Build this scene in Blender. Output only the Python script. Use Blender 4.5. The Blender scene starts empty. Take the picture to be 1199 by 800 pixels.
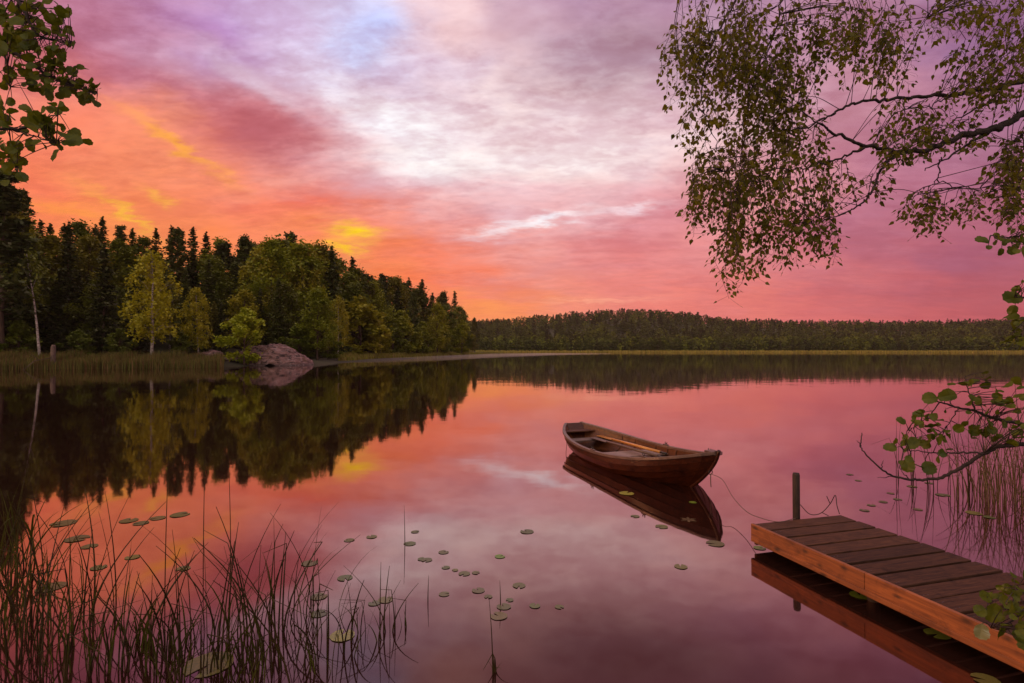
import bpy, bmesh, math, random
import numpy as np
from mathutils import Vector, noise as mnoise

# ------------------------------------------------------------------ camera
SC = bpy.context.scene
COL = SC.collection
FPX, CAM_H, HOR = 650.0, 1.9, 409.0          # focal length and horizon row, in 1199x800 photo pixels
PITCH = math.atan((HOR - 400) / FPX)
cam_d = bpy.data.cameras.new('camera')
cam = bpy.data.objects.new('camera', cam_d); COL.objects.link(cam)
cam.location = (0, 0, CAM_H); cam.rotation_euler = (math.pi / 2 + PITCH, 0, 0)
cam_d.sensor_fit = 'HORIZONTAL'; cam_d.sensor_width = 36; cam_d.lens = 36 * FPX / 1199
cam_d.clip_start = 0.05; cam_d.clip_end = 12000
SC.camera = cam
SC.view_settings.view_transform = 'Standard'; SC.view_settings.look = 'None'
SC.view_settings.exposure = 0.0; SC.view_settings.gamma = 1
SC.view_settings.use_curve_mapping = False

SUN_AZ, SUN_EL = math.radians(-94), math.radians(12)   # azimuth from +Y, negative = left

def s2l(c):
    return tuple(((v / 255) / 12.92 if v / 255 <= .04045 else ((v / 255 + .055) / 1.055) ** 2.4) for v in c)

def P(px, py, Y):
    """the world point seen at a photo pixel at distance Y in front of the camera"""
    x = (px - 599.5) / FPX; u = (400 - py) / FPX
    dy = math.cos(PITCH) - u * math.sin(PITCH); dz = math.sin(PITCH) + u * math.cos(PITCH)
    k = Y / dy
    return Vector((x * k, Y, CAM_H + dz * k))

def W(px, py, z=0.0):
    x = (px - 599.5) / FPX; u = (400 - py) / FPX
    dy = math.cos(PITCH) - u * math.sin(PITCH); dz = math.sin(PITCH) + u * math.cos(PITCH)
    k = (z - CAM_H) / dz
    return Vector((x * k, dy * k, z))

# ------------------------------------------------------------------ sky
SKY = [
 (200,20,190,130,175),(250,20,178,122,182),(310,15,200,158,205),(345,5,215,198,238),(385,10,226,215,245),(430,15,205,204,245),
 (480,15,236,215,230),(530,10,246,202,203),(560,20,234,195,204),(600,10,202,162,180),(650,10,190,146,170),(700,10,180,136,165),
 (780,10,170,122,155),(860,10,160,115,152),(1000,20,190,136,162),(1100,10,156,110,146),(1190,20,134,92,132),(120,10,176,104,140),(20,10,170,90,110),
 (30,60,205,105,100),(100,60,200,118,140),(150,50,204,138,164),(200,50,212,164,190),(250,50,188,144,190),(300,50,205,165,206),(350,50,236,220,240),(400,50,226,226,250),
 (450,40,225,214,242),(500,50,226,196,216),(550,60,216,186,206),(600,50,212,176,192),(650,60,202,166,180),(700,50,182,146,166),(760,50,176,140,156),
 (870,60,178,130,160),(1000,60,186,130,156),(1060,70,195,135,155),(1130,80,150,104,145),
 (100,100,224,128,134),(150,80,200,124,145),(200,95,215,146,156),(250,100,215,160,176),(300,90,222,195,215),(350,90,240,215,226),(400,80,216,180,202),
 (450,90,214,184,210),(500,90,222,196,215),(550,90,226,190,206),(600,80,245,206,206),(650,90,220,180,190),(700,90,206,166,176),(750,90,206,166,172),(800,100,220,178,194),
 (50,140,245,125,92),(130,130,245,140,112),(170,130,245,148,110),(220,130,216,122,120),(270,130,204,114,120),(310,130,200,110,120),(360,130,216,150,164),(400,120,236,200,215),
 (440,140,252,236,245),(480,140,252,232,240),(530,130,240,210,220),(600,120,246,215,216),(650,140,236,190,200),(700,130,240,206,210),(760,140,216,166,182),(800,150,236,194,200),
 (900,130,212,160,176),(1000,130,204,142,156),(1100,150,186,124,148),(1180,140,158,104,134),
 (60,180,250,128,92),(120,160,250,138,98),(180,165,253,150,88),(215,175,252,146,84),(250,160,226,122,112),(300,165,212,118,120),(350,160,220,130,132),(400,165,236,164,170),
 (450,165,240,205,220),(500,165,252,232,236),(560,165,248,226,228),(640,180,252,226,225),(700,180,248,222,220),(800,170,240,190,190),
 (60,215,250,122,86),(110,210,252,124,88),(160,210,250,128,95),(220,205,250,134,100),(280,205,246,144,120),(330,205,240,160,150),(400,205,238,175,180),(450,205,236,186,200),
 (500,195,250,230,235),(560,200,236,190,200),(620,210,236,180,190),(700,210,240,190,195),(760,210,230,170,180),(820,220,235,165,166),(900,240,234,150,150),(1000,220,190,115,136),
 (1050,200,186,118,142),(1100,230,178,108,132),(1180,200,160,96,126),
 (20,250,252,130,80),(70,245,252,138,80),(130,235,253,150,76),(150,255,254,150,74),(220,250,252,130,84),(300,250,250,124,94),(360,250,248,124,100),(410,240,248,134,108),(470,245,242,145,130),
 (530,250,236,156,156),(600,265,240,190,196),(680,262,236,180,186),(720,270,225,142,146),(770,260,225,140,150),(840,300,234,148,148),(950,280,206,116,130),(1030,260,186,106,126),
 (1100,280,180,100,120),(1160,300,170,90,114),
 (250,280,250,134,80),(350,290,254,145,76),(440,300,252,146,74),(480,290,250,125,86),(530,300,245,130,105),(570,300,240,150,140),(620,290,240,160,155),(680,290,232,140,140),
 (740,285,222,126,130),(800,310,232,140,140),
 (300,330,254,135,64),(430,330,255,130,62),(480,325,255,120,70),(530,330,250,115,75),(580,320,246,130,105),(640,320,242,145,130),(700,330,240,135,125),(760,330,235,130,125),
 (850,340,225,120,120),(950,320,210,114,120),(1050,320,190,96,110),(1150,340,180,86,100),
 (0,380,250,130,64),(200,380,254,138,66),(400,380,255,142,66),(560,365,255,150,80),(600,362,252,140,92),(660,355,250,145,110),(720,355,242,130,115),(800,350,240,126,114),(880,365,232,120,108),
 (960,365,220,105,105),(1050,365,205,95,100),(1150,365,190,85,95),
 (560,405,255,152,84),(800,405,240,124,110),(1000,405,214,104,102),(1199,405,186,84,94)]
SKA = np.array([[math.atan((a - 599.5) / FPX), math.atan((HOR - b) / math.hypot(FPX, a - 599.5))] for a, b, *_ in SKY])
SKC = np.array([s2l(c[2:]) for c in SKY])
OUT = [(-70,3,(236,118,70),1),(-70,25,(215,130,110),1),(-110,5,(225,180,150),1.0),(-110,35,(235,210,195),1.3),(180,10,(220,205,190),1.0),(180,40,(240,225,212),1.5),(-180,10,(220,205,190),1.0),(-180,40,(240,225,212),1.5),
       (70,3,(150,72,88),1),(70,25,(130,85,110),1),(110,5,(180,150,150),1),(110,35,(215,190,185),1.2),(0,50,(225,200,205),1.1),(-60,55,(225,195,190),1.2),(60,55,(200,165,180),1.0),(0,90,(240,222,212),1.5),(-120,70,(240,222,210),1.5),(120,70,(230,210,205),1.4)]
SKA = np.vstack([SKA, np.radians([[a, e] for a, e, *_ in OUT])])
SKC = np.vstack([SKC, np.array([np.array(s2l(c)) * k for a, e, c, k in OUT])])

def sky_colour(az, el):
    d = np.hypot((SKA[:, 0] - az) * .8, (SKA[:, 1] - el) * 1.25)
    w = 1 / (d + .012) ** 3.4
    return (w[:, None] * SKC).sum(0) / w.sum()

world = bpy.data.worlds.new('World'); SC.world = world; world.use_nodes = True
wt = world.node_tree; wt.nodes.clear()
def N(tree, kind, **kw):
    n = tree.nodes.new(kind)
    for k, v in kw.items(): setattr(n, k, v)
    return n
def M(tree, op, a, b=None, c=None, clamp=False):
    n = tree.nodes.new('ShaderNodeMath'); n.operation = op; n.use_clamp = clamp
    for i, v in enumerate((a, b, c)):
        if v is None: continue
        if isinstance(v, (int, float)): n.inputs[i].default_value = v
        else: tree.links.new(v, n.inputs[i])
    return n.outputs[0]
def mixc(tree, fac, a, b, mode='MIX'):
    n = tree.nodes.new('ShaderNodeMix'); n.data_type = 'RGBA'; n.blend_type = mode; n.clamp_factor = True
    for i, v in ((0, fac), (6, a), (7, b)):
        if isinstance(v, (int, float)): n.inputs[i].default_value = v
        elif isinstance(v, tuple): n.inputs[i].default_value = (*v[:3], 1)
        else: tree.links.new(v, n.inputs[i])
    return n.outputs[2]
def noise(tree, vec, scale, detail=4, rough=.55, dist=0.0):
    n = tree.nodes.new('ShaderNodeTexNoise'); n.inputs['Scale'].default_value = scale
    n.inputs['Detail'].default_value = detail; n.inputs['Roughness'].default_value = rough; n.inputs['Distortion'].default_value = dist
    if vec is not None: tree.links.new(vec, n.inputs['Vector'])
    return n

def build_sky():
    t = wt; L = t.links.new
    tc = N(t, 'ShaderNodeTexCoord')
    sep = N(t, 'ShaderNodeSeparateXYZ'); L(tc.outputs['Generated'], sep.inputs[0])
    x, y, z = sep.outputs
    az = M(t, 'ARCTAN2', x, y)
    el = M(t, 'ARCSINE', M(t, 'MAXIMUM', z, 0.0))
    # a layer of cloud overhead: its plane foreshortens towards the horizon
    zz = M(t, 'ADD', M(t, 'MAXIMUM', z, 0.0), .17)
    pl = N(t, 'ShaderNodeCombineXYZ'); L(M(t, 'DIVIDE', x, zz), pl.inputs[0]); L(M(t, 'DIVIDE', y, zz), pl.inputs[1])
    rot = N(t, 'ShaderNodeMapping'); rot.inputs['Rotation'].default_value = (0, 0, math.radians(24)); rot.inputs['Scale'].default_value = (1, 1.55, 1)
    L(pl.outputs[0], rot.inputs['Vector'])
    w1 = noise(t, rot.outputs[0], 1.7, 5, .55); ws = N(t, 'ShaderNodeSeparateColor'); L(w1.outputs['Color'], ws.inputs[0])
    w2 = noise(t, rot.outputs[0], 7.0, 5, .6); ws2 = N(t, 'ShaderNodeSeparateColor'); L(w2.outputs['Color'], ws2.inputs[0])
    def warped(base, c1, a1, c2, a2):
        v = M(t, 'MULTIPLY_ADD', M(t, 'SUBTRACT', c1, .5), a1, base)
        return M(t, 'MULTIPLY_ADD', M(t, 'SUBTRACT', c2, .5), a2, v)
    azw = warped(az, ws.outputs[0], .24, ws2.outputs[0], .09)
    elw = M(t, 'MAXIMUM', warped(el, ws.outputs[1], .12, ws2.outputs[1], .045), 0.0)
    azs = [-180, -110, -70] + list(range(-48, 49, 4)) + [70, 110, 180]
    els = [0, 2, 4.5, 7, 10, 13, 16, 19, 22, 25, 28, 32, 50, 90]
    fa = M(t, 'DIVIDE', M(t, 'ADD', azw, math.pi), 2 * math.pi)
    cur = None
    for k, e in enumerate(els):
        r = N(t, 'ShaderNodeValToRGB'); L(fa, r.inputs[0])
        el_ = r.color_ramp.elements
        while len(el_) < len(azs): el_.new(.5)
        for i, a in enumerate(azs):
            el_[i].position = (a + 180) / 360
        for i, a in enumerate(azs):
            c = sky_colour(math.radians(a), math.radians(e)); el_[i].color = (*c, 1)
        if cur is None: cur = r.outputs[0]
        else:
            e0 = els[k - 1]
            f = N(t, 'ShaderNodeMapRange'); f.interpolation_type = 'LINEAR'
            L(elw, f.inputs[0]); f.inputs[1].default_value = math.radians(e0); f.inputs[2].default_value = math.radians(e)
            cur = mixc(t, f.outputs[0], cur, r.outputs[0])
    # glowing rifts and bright banks of cloud: (px, py, half width, half height, tilt, colour, strength)
    az2 = warped(az, ws.outputs[0], .05, ws2.outputs[0], .09); el2 = warped(el, ws.outputs[1], .03, ws2.outputs[1], .05)
    for px, py, sw, sh, tilt, col, st in SKY_SPOTS:
        a0 = math.atan((px - 599.5) / FPX); dd = math.hypot(FPX, px - 599.5); e0 = math.atan((HOR - py) / dd)
        k = FPX / (FPX ** 2 + (px - 599.5) ** 2)
        da = M(t, 'SUBTRACT', az2, a0); de = M(t, 'SUBTRACT', el2, e0)
        c, s = math.cos(tilt), math.sin(tilt)
        p = M(t, 'MULTIPLY', M(t, 'ADD', M(t, 'MULTIPLY', da, c), M(t, 'MULTIPLY', de, s)), 1 / (sw * k))
        q = M(t, 'MULTIPLY', M(t, 'SUBTRACT', M(t, 'MULTIPLY', de, c), M(t, 'MULTIPLY', da, s)), 1 / (sh * k))
        g = M(t, 'POWER', math.e, M(t, 'MULTIPLY', M(t, 'ADD', M(t, 'MULTIPLY', p, p), M(t, 'MULTIPLY', q, q)), -1.0))
        cur = mixc(t, M(t, 'MULTIPLY', g, st), cur, s2l(col))
    # fine cloud texture
    n3 = noise(t, rot.outputs[0], 4.2, 8, .60, .2)
    n4 = noise(t, rot.outputs[0], 12.0, 8, .62, .25)
    lum = M(t, 'ADD', M(t, 'MULTIPLY', M(t, 'SUBTRACT', n3.outputs[0], .5), .72), M(t, 'MULTIPLY', M(t, 'SUBTRACT', n4.outputs[0], .5), .42))
    fade = N(t, 'ShaderNodeMapRange'); L(el, fade.inputs[0]); fade.inputs[1].default_value = .06; fade.inputs[2].default_value = .38
    fade.inputs[3].default_value = .28; fade.inputs[4].default_value = 1.0
    lum = M(t, 'ADD', M(t, 'MULTIPLY', lum, fade.outputs[0]), 1.05)
    n5 = noise(t, rot.outputs[0], 2.0, 8, .58, .25)
    mk_ = N(t, 'ShaderNodeMapRange'); mk_.interpolation_type = 'SMOOTHSTEP'; L(M(t, 'MULTIPLY_ADD', M(t, 'SUBTRACT', n4.outputs[0], .5), .35, n5.outputs[0]), mk_.inputs[0])
    mk_.inputs[1].default_value = .38; mk_.inputs[2].default_value = .64; mk_.inputs[3].default_value = -1; mk_.inputs[4].default_value = 1
    lum = M(t, 'ADD', lum, M(t, 'MULTIPLY', M(t, 'MULTIPLY', mk_.outputs[0], fade.outputs[0]), .09))
    cc = N(t, 'ShaderNodeCombineColor')
    L(M(t, 'POWER', lum, .55), cc.inputs[0]); L(lum, cc.inputs[1]); L(lum, cc.inputs[2])
    cur = mixc(t, 1.0, cur, cc.outputs[0], 'MULTIPLY')
    mf = M(t, 'MULTIPLY', mk_.outputs[0], fade.outputs[0])
    cur = mixc(t, M(t, 'MULTIPLY', mf, .40, clamp=True), cur, mixc(t, 1.0, cur, (1.12, 1.03, .95), 'MULTIPLY'))
    cur = mixc(t, M(t, 'MULTIPLY', mf, -.42, clamp=True), cur, mixc(t, 1.0, cur, (.84, .72, .82), 'MULTIPLY'))
    sky = N(t, 'ShaderNodeTexSky', sky_type='NISHITA'); sky.sun_disc = False
    sky.sun_elevation = SUN_EL; sky.sun_rotation = SUN_AZ
    b1 = N(t, 'ShaderNodeBackground'); L(sky.outputs[0], b1.inputs[0]); b1.inputs[1].default_value = 0.05
    b2 = N(t, 'ShaderNodeBackground'); L(cur, b2.inputs[0]); b2.inputs[1].default_value = 1.0
    mx = N(t, 'ShaderNodeMixShader'); mx.inputs[0].default_value = .97     # the cloud deck covers nearly all of the clear sky
    L(b1.outputs[0], mx.inputs[1]); L(b2.outputs[0], mx.inputs[2])
    o = N(t, 'ShaderNodeOutputWorld'); L(mx.outputs[0], o.inputs[0])
SKY_SPOTS = [
 (411,272,22,10,-.1,(255,206,30),1.0),(404,291,18,5,-.25,(255,196,40),.95),
 (150,250,42,8,-.75,(255,190,60),.8),(182,228,18,8,-.5,(255,180,70),.7),(205,172,60,7,-.5,(255,170,60),.8),
 (75,240,60,10,-.1,(255,160,60),.5),(170,295,90,14,-.1,(255,150,50),.5),
 (640,259,46,6,.22,(255,246,250),.95),(585,270,40,5,.2,(250,228,232),.7),(735,244,40,5,.05,(250,225,232),.7),
 (455,145,75,22,-.35,(255,248,252),.85),(510,188,90,18,0,(255,246,246),.85),(370,75,50,18,-.5,(244,232,246),.7),(408,50,40,22,.3,(208,212,252),.8),
 (650,185,130,20,.05,(255,236,234),.75),(300,148,88,30,-.12,(198,104,112),.85),(180,90,80,13,-.12,(196,114,134),.6),(440,16,34,18,.2,(196,202,252),.75),(480,140,44,14,.1,(255,246,248),.8),
 (690,352,70,3,.02,(255,170,140),.6),
 (325,40,70,30,-.3,(218,188,224),.55),(620,140,150,48,.1,(248,228,230),.55),(760,185,70,16,.1,(246,216,220),.5),(300,95,60,12,-.45,(232,206,220),.6),
 (540,40,26,30,.2,(246,206,206),.5),(740,60,90,30,.1,(172,134,152),.5)]
build_sky()
sun_d = bpy.data.lights.new('sun', 'SUN'); sun_d.energy = 1.1; sun_d.angle = math.radians(14); sun_d.color = (1, .52, .22)
sun = bpy.data.objects.new('sun', sun_d); COL.objects.link(sun)
sd = Vector((math.sin(SUN_AZ) * math.cos(SUN_EL), math.cos(SUN_AZ) * math.cos(SUN_EL), math.sin(SUN_EL)))
sun.rotation_euler = sd.to_track_quat('Z', 'Y').to_euler()
sun.location = sd * 100

# ------------------------------------------------------------------ helpers
rng = np.random.default_rng(11); random.seed(5)
def link(o, parent=None):
    COL.objects.link(o)
    if parent is not None: o.parent = parent
    return o
def tag(o, label=None, cat=None, group=None, kind=None):
    for k, v in (('label', label), ('category', cat), ('group', group), ('kind', kind)):
        if v: o[k] = v
    return o
def mk(name, verts, faces, mats, parent=None, smooth=False, midx=None):
    me = bpy.data.meshes.new(name)
    verts = np.asarray(verts, dtype=np.float32).reshape(-1, 3)
    if isinstance(faces, np.ndarray):
        n, k = faces.shape
        me.vertices.add(len(verts)); me.vertices.foreach_set('co', verts.ravel())
        me.loops.add(n * k); me.loops.foreach_set('vertex_index', faces.astype(np.int32).ravel())
        me.polygons.add(n); me.polygons.foreach_set('loop_start', np.arange(0, n * k, k, dtype=np.int32))
        me.update(calc_edges=True)
    else:
        me.from_pydata([tuple(v) for v in verts], [], [tuple(f) for f in faces]); me.update()
    for m in (mats if isinstance(mats, (list, tuple)) else [mats]): me.materials.append(m)
    if midx is not None: me.polygons.foreach_set('material_index', np.asarray(midx, dtype=np.int32))
    if smooth: me.polygons.foreach_set('use_smooth', [True] * len(me.polygons))
    o = bpy.data.objects.new(name, me)
    return link(o, parent)
def empty(name, loc=(0, 0, 0), rz=0):
    o = bpy.data.objects.new(name, None); o.empty_display_size = .2
    o.location = loc; o.rotation_euler = (0, 0, rz)
    return link(o)
def copy_tree(o, parent=None):
    c = o.copy(); link(c, parent)
    for ch in list(o.children): copy_tree(ch, c)
    return c
ONES = 'zeroth first second third fourth fifth sixth seventh eighth ninth tenth eleventh twelfth thirteenth fourteenth fifteenth sixteenth seventeenth eighteenth nineteenth'.split()
TENS = {2: 'twenty', 3: 'thirty', 4: 'forty', 5: 'fifty', 6: 'sixty'}
def ordinal(n):
    if n < 20: return ONES[n]
    t, r = divmod(n, 10)
    return (TENS[t] + '-' + ONES[r]) if r else {2: 'twentieth', 3: 'thirtieth', 4: 'fortieth', 5: 'fiftieth', 6: 'sixtieth'}[t]

class MB:
    """collects shapes for ONE mesh"""
    def __init__(s): s.v, s.f, s.m = [], [], []
    def add(s, v, f, m=0):
        b = len(s.v); s.v += [tuple(p) for p in v]; s.f += [tuple(i + b for i in q) for q in f]; s.m += [m] * len(f)
    def box(s, c, d, ax=None, m=0, jit=0):
        ax = ax or (Vector((1, 0, 0)), Vector((0, 1, 0)), Vector((0, 0, 1)))
        c = Vector(c); v = []
        for k in (-1, 1):
            for j in (-1, 1):
                for i in (-1, 1):
                    p = c + ax[0] * (i * d[0] / 2) + ax[1] * (j * d[1] / 2) + ax[2] * (k * d[2] / 2)
                    if jit: p += Vector([random.uniform(-jit, jit) for _ in range(3)])
                    v.append(p)
        s.add(v, [(0, 2, 3, 1), (4, 5, 7, 6), (0, 1, 5, 4), (2, 6, 7, 3), (0, 4, 6, 2), (1, 3, 7, 5)], m)
    def tube(s, pts, rad, sides=6, m=0, cap=True):
        pts = [Vector(p) for p in pts]; n = len(pts); v = []; f = []
        rad = rad if hasattr(rad, '__len__') else [rad] * n
        up = Vector((0, 0, 1))
        pv = None
        for i, p in enumerate(pts):
            t = (pts[min(i + 1, n - 1)] - pts[max(i - 1, 0)])
            t = t.normalized() if t.length > 1e-9 else Vector((0, 0, 1))
            if pv is None:
                pv = t.cross(up if abs(t.z) < .9 else Vector((1, 0, 0))).normalized()
            else:
                pv = (pv - t * pv.dot(t)); pv = pv.normalized() if pv.length > 1e-6 else t.orthogonal().normalized()
            b = t.cross(pv)
            for k in range(sides):
                a = 2 * math.pi * k / sides
                v.append(p + (pv * math.cos(a) + b * math.sin(a)) * rad[i])
        for i in range(n - 1):
            for k in range(sides):
                k2 = (k + 1) % sides
                f.append((i * sides + k, i * sides + k2, (i + 1) * sides + k2, (i + 1) * sides + k))
        if cap:
            f.append(tuple(range(sides))[::-1]); f.append(tuple((n - 1) * sides + k for k in range(sides)))
        s.add(v, f, m)
    def ribbon(s, pts, w, side, m=0):
        pts = [Vector(p) for p in pts]; n = len(pts); v = []; f = []
        for i, p in enumerate(pts):
            q = i / (n - 1); ww = w * (1 - q ** 2.2) * (.55 + .45 * min(1, q * 4)) + w * .04
            v += [p - side * ww / 2, p + side * ww / 2]
        for i in range(n - 1): f.append((2 * i, 2 * i + 1, 2 * i + 3, 2 * i + 2))
        s.add(v, f, m)
    def build(s, name, mats, parent=None, smooth=False):
        return mk(name, s.v, s.f, mats, parent, smooth, s.m)
def bevel(o, w, seg=2):
    b = o.modifiers.new('bevel', 'BEVEL'); b.width = w; b.segments = seg; b.limit_method = 'ANGLE'; b.angle_limit = math.radians(40)
def smooth_path(pts, k=6):
    """Catmull-Rom through the points"""
    pts = [Vector(p) for p in pts]; q = [pts[0] * 2 - pts[1]] + pts + [pts[-1] * 2 - pts[-2]]; out = []
    for i in range(1, len(q) - 2):
        for j in range(k):
            t = j / k; a, b, c, d = q[i - 1:i + 3]
            out.append(.5 * ((2 * b) + (c - a) * t + (2 * a - 5 * b + 4 * c - d) * t * t + (3 * b - a - 3 * c + d) * t ** 3))
    return out + [pts[-1]]

# ------------------------------------------------------------------ materials
def mat(name):
    m = bpy.data.materials.new(name); m.use_nodes = True; t = m.node_tree; t.nodes.clear()
    return m, t, N(t, 'ShaderNodeOutputMaterial')
def ramp(t, fac, stops):
    r = N(t, 'ShaderNodeValToRGB'); t.links.new(fac, r.inputs[0]); e = r.color_ramp.elements
    while len(e) < len(stops): e.new(.5)
    for i, (p, c) in enumerate(stops): e[i].position = p
    for i, (p, c) in enumerate(stops): e[i].color = (*c, 1)
    return r.outputs[0]
def principled(t, out, col, rough=.6, bump=None, bstr=.3, bdist=.01, spec=.5, coat=0):
    p = N(t, 'ShaderNodeBsdfPrincipled')
    if isinstance(col, tuple): p.inputs['Base Color'].default_value = (*col, 1)
    else: t.links.new(col, p.inputs['Base Color'])
    if isinstance(rough, (int, float)): p.inputs['Roughness'].default_value = rough
    else: t.links.new(rough, p.inputs['Roughness'])
    p.inputs['Specular IOR Level'].default_value = spec; p.inputs['Coat Weight'].default_value = coat
    p.inputs['Coat Roughness'].default_value = .12
    if bump is not None:
        b = N(t, 'ShaderNodeBump'); b.inputs['Strength'].default_value = bstr; b.inputs['Distance'].default_value = bdist
        t.links.new(bump, b.inputs['Height']); t.links.new(b.outputs[0], p.inputs['Normal'])
    t.links.new(p.outputs[0], out.inputs[0])
    return p
def leaf_mat(name, base, var, scale, trans=.35, gloss=.06, use_obj=False, rough=.35):
    """foliage: colour varies in patches from spray to spray, thin blades let light through"""
    m, t, o = mat(name); L = t.links.new
    tc = N(t, 'ShaderNodeTexCoord')
    n = noise(t, tc.outputs['Object'], scale, 3)
    c = ramp(t, n.outputs[0], [(.3, base), (.7, var)])
    if use_obj:
        oi = N(t, 'ShaderNodeObjectInfo'); c = mixc(t, 1.0, c, oi.outputs['Color'], 'MULTIPLY')
    d = N(t, 'ShaderNodeBsdfDiffuse'); L(c, d.inputs[0])
    tr = N(t, 'ShaderNodeBsdfTranslucent'); L(mixc(t, 1.0, c, (1.3, 1.25, .6), 'MULTIPLY'), tr.inputs[0])
    g = N(t, 'ShaderNodeBsdfGlossy'); g.inputs['Roughness'].default_value = rough; g.inputs[0].default_value = (1, 1, 1, 1)
    m1 = N(t, 'ShaderNodeMixShader'); m1.inputs[0].default_value = trans; L(d.outputs[0], m1.inputs[1]); L(tr.outputs[0], m1.inputs[2])
    m2 = N(t, 'ShaderNodeMixShader'); m2.inputs[0].default_value = gloss; L(m1.outputs[0], m2.inputs[1]); L(g.outputs[0], m2.inputs[2])
    L(m2.outputs[0], o.inputs[0])
    return m
MAT = {}
MAT['needle'] = leaf_mat('spruce needles', (.040, .050, .016), (.075, .080, .024), .9, .12, .02, True)
MAT['leaf'] = leaf_mat('broad leaves', (.07, .085, .013), (.12, .13, .02), .6, .3, .02, True)
MAT['birch'] = leaf_mat('hanging birch leaves', (.058, .068, .009), (.19, .175, .02), 5, .5, .012)
MAT['alder'] = leaf_mat('alder leaves', (.05, .075, .008), (.13, .145, .014), 14, .35, .015)
MAT['alder_pale'] = leaf_mat('alder leaf underside', (.22, .22, .09), (.30, .26, .12), 9, .25, .08)
MAT['reed'] = leaf_mat('reed stalks', (.022, .016, .007), (.065, .045, .015), 3, .1, .015)
MAT['sedge'] = leaf_mat('sedge blades', (.03, .042, .008), (.085, .09, .018), 4, .3, .02)
MAT['straw'] = leaf_mat('dry reed stems', (.09, .06, .028), (.16, .105, .05), 4, .15, .03)
MAT['pad'] = leaf_mat('lily pads', (.10, .125, .025), (.22, .20, .06), 7, .05, .10, True, .3)

def attr_leaf(name, trans):
    m, t, o = mat(name); L = t.links.new
    a = N(t, 'ShaderNodeAttribute', attribute_name='tint')
    d = N(t, 'ShaderNodeBsdfDiffuse'); L(a.outputs['Color'], d.inputs[0])
    tr = N(t, 'ShaderNodeBsdfTranslucent'); L(a.outputs['Color'], tr.inputs[0])
    x = N(t, 'ShaderNodeMixShader'); x.inputs[0].default_value = trans; L(d.outputs[0], x.inputs[1]); L(tr.outputs[0], x.inputs[2])
    L(x.outputs[0], o.inputs[0]); return m
MAT['tint'] = attr_leaf('tinted foliage', .2)

def wood(name, c0, c1, scale, rough, axis_scale, coat=0, bstr=.25, spec=.5, knots=None):
    m, t, o = mat(name); L = t.links.new
    tc = N(t, 'ShaderNodeTexCoord'); mp = N(t, 'ShaderNodeMapping'); mp.inputs['Scale'].default_value = axis_scale
    L(tc.outputs['Object'], mp.inputs['Vector'])
    n = noise(t, mp.outputs[0], scale, 6, .6, .8); n2 = noise(t, tc.outputs['Object'], 2.3, 4)
    c = ramp(t, n.outputs[0], [(.33, c0), (.66, c1)])
    c = mixc(t, M(t, 'MULTIPLY', n2.outputs[0], .45), c, tuple(v * .45 for v in c0))
    if knots:
        v = N(t, 'ShaderNodeTexVoronoi'); v.inputs['Scale'].default_value = knots
        v.voronoi_dimensions = '2D'; sx = N(t, 'ShaderNodeSeparateXYZ'); L(tc.outputs['Object'], sx.inputs[0]); cx = N(t, 'ShaderNodeCombineXYZ')
        L(M(t, 'MULTIPLY', sx.outputs[1], .75), cx.inputs[0]); L(M(t, 'MULTIPLY', sx.outputs[2], 1.6), cx.inputs[1]); L(cx.outputs[0], v.inputs['Vector'])
        k = N(t, 'ShaderNodeMapRange'); L(M(t, 'ADD', v.outputs['Distance'], M(t, 'MULTIPLY', n.outputs[0], .1)), k.inputs[0]); k.inputs[1].default_value = .07; k.inputs[2].default_value = .17; k.inputs[3].default_value = .85; k.inputs[4].default_value = 0
        c = mixc(t, k.outputs[0], c, (.035, .014, .006))
    oi = N(t, 'ShaderNodeObjectInfo'); vr = N(t, 'ShaderNodeMapRange'); L(oi.outputs['Random'], vr.inputs[0]); vr.inputs[3].default_value = .68; vr.inputs[4].default_value = 1.25
    vc = N(t, 'ShaderNodeCombineColor'); [L(vr.outputs[0], q) for q in vc.inputs[:3]]; c = mixc(t, 1.0, c, vc.outputs[0], 'MULTIPLY')
    st = noise(t, tc.outputs['Object'], 6.5, 7, .7, .5); c = mixc(t, ramp(t, st.outputs[0], [(.52, (0, 0, 0)), (.70, (.75, .75, .75))]), c, tuple(v * .5 for v in c0))
    r = N(t, 'ShaderNodeMapRange'); L(n.outputs[0], r.inputs[0]); r.inputs[3].default_value = rough - .08; r.inputs[4].default_value = rough + .12
    principled(t, o, c, r.outputs[0], n.outputs[0], bstr, .004, spec, coat)
    return m
MAT['hull'] = wood('varnished hull planks', (.030, .0065, .003), (.10, .024, .007), 3, .34, (1, 9, 9), .22, spec=.3)
MAT['inside'] = wood('worn oiled boat lining', (.085, .024, .007), (.21, .064, .015), 3, .5, (1, 9, 9), 0)
MAT['rail'] = wood('weathered gunwale', (.10, .055, .042), (.21, .12, .09), 3, .5, (1, 8, 8), .1)
MAT['thwart'] = wood('grey worn thwart', (.16, .10, .075), (.30, .20, .15), 4, .5, (8, 1, 8))
MAT['oar'] = wood('pale varnished oar', (.42, .17, .03), (.62, .28, .06), 3, .35, (1, 12, 12), .3)
MAT['deck'] = wood('dark weathered deck', (.032, .013, .006), (.135, .058, .029), 5, .75, (1, 14, 10), 0, .6, spec=.22)
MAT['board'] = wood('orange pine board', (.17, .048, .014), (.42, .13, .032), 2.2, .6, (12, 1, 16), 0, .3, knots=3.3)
MAT['post'] = wood('old dark post', (.02, .011, .008), (.055, .03, .02), 5, .7, (10, 10, 1), 0, .6)
MAT['iron'] = (lambda r: (principled(r[1], r[2], (.02, .016, .014), .45), r[0])[1])(mat('dark iron'))
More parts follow.
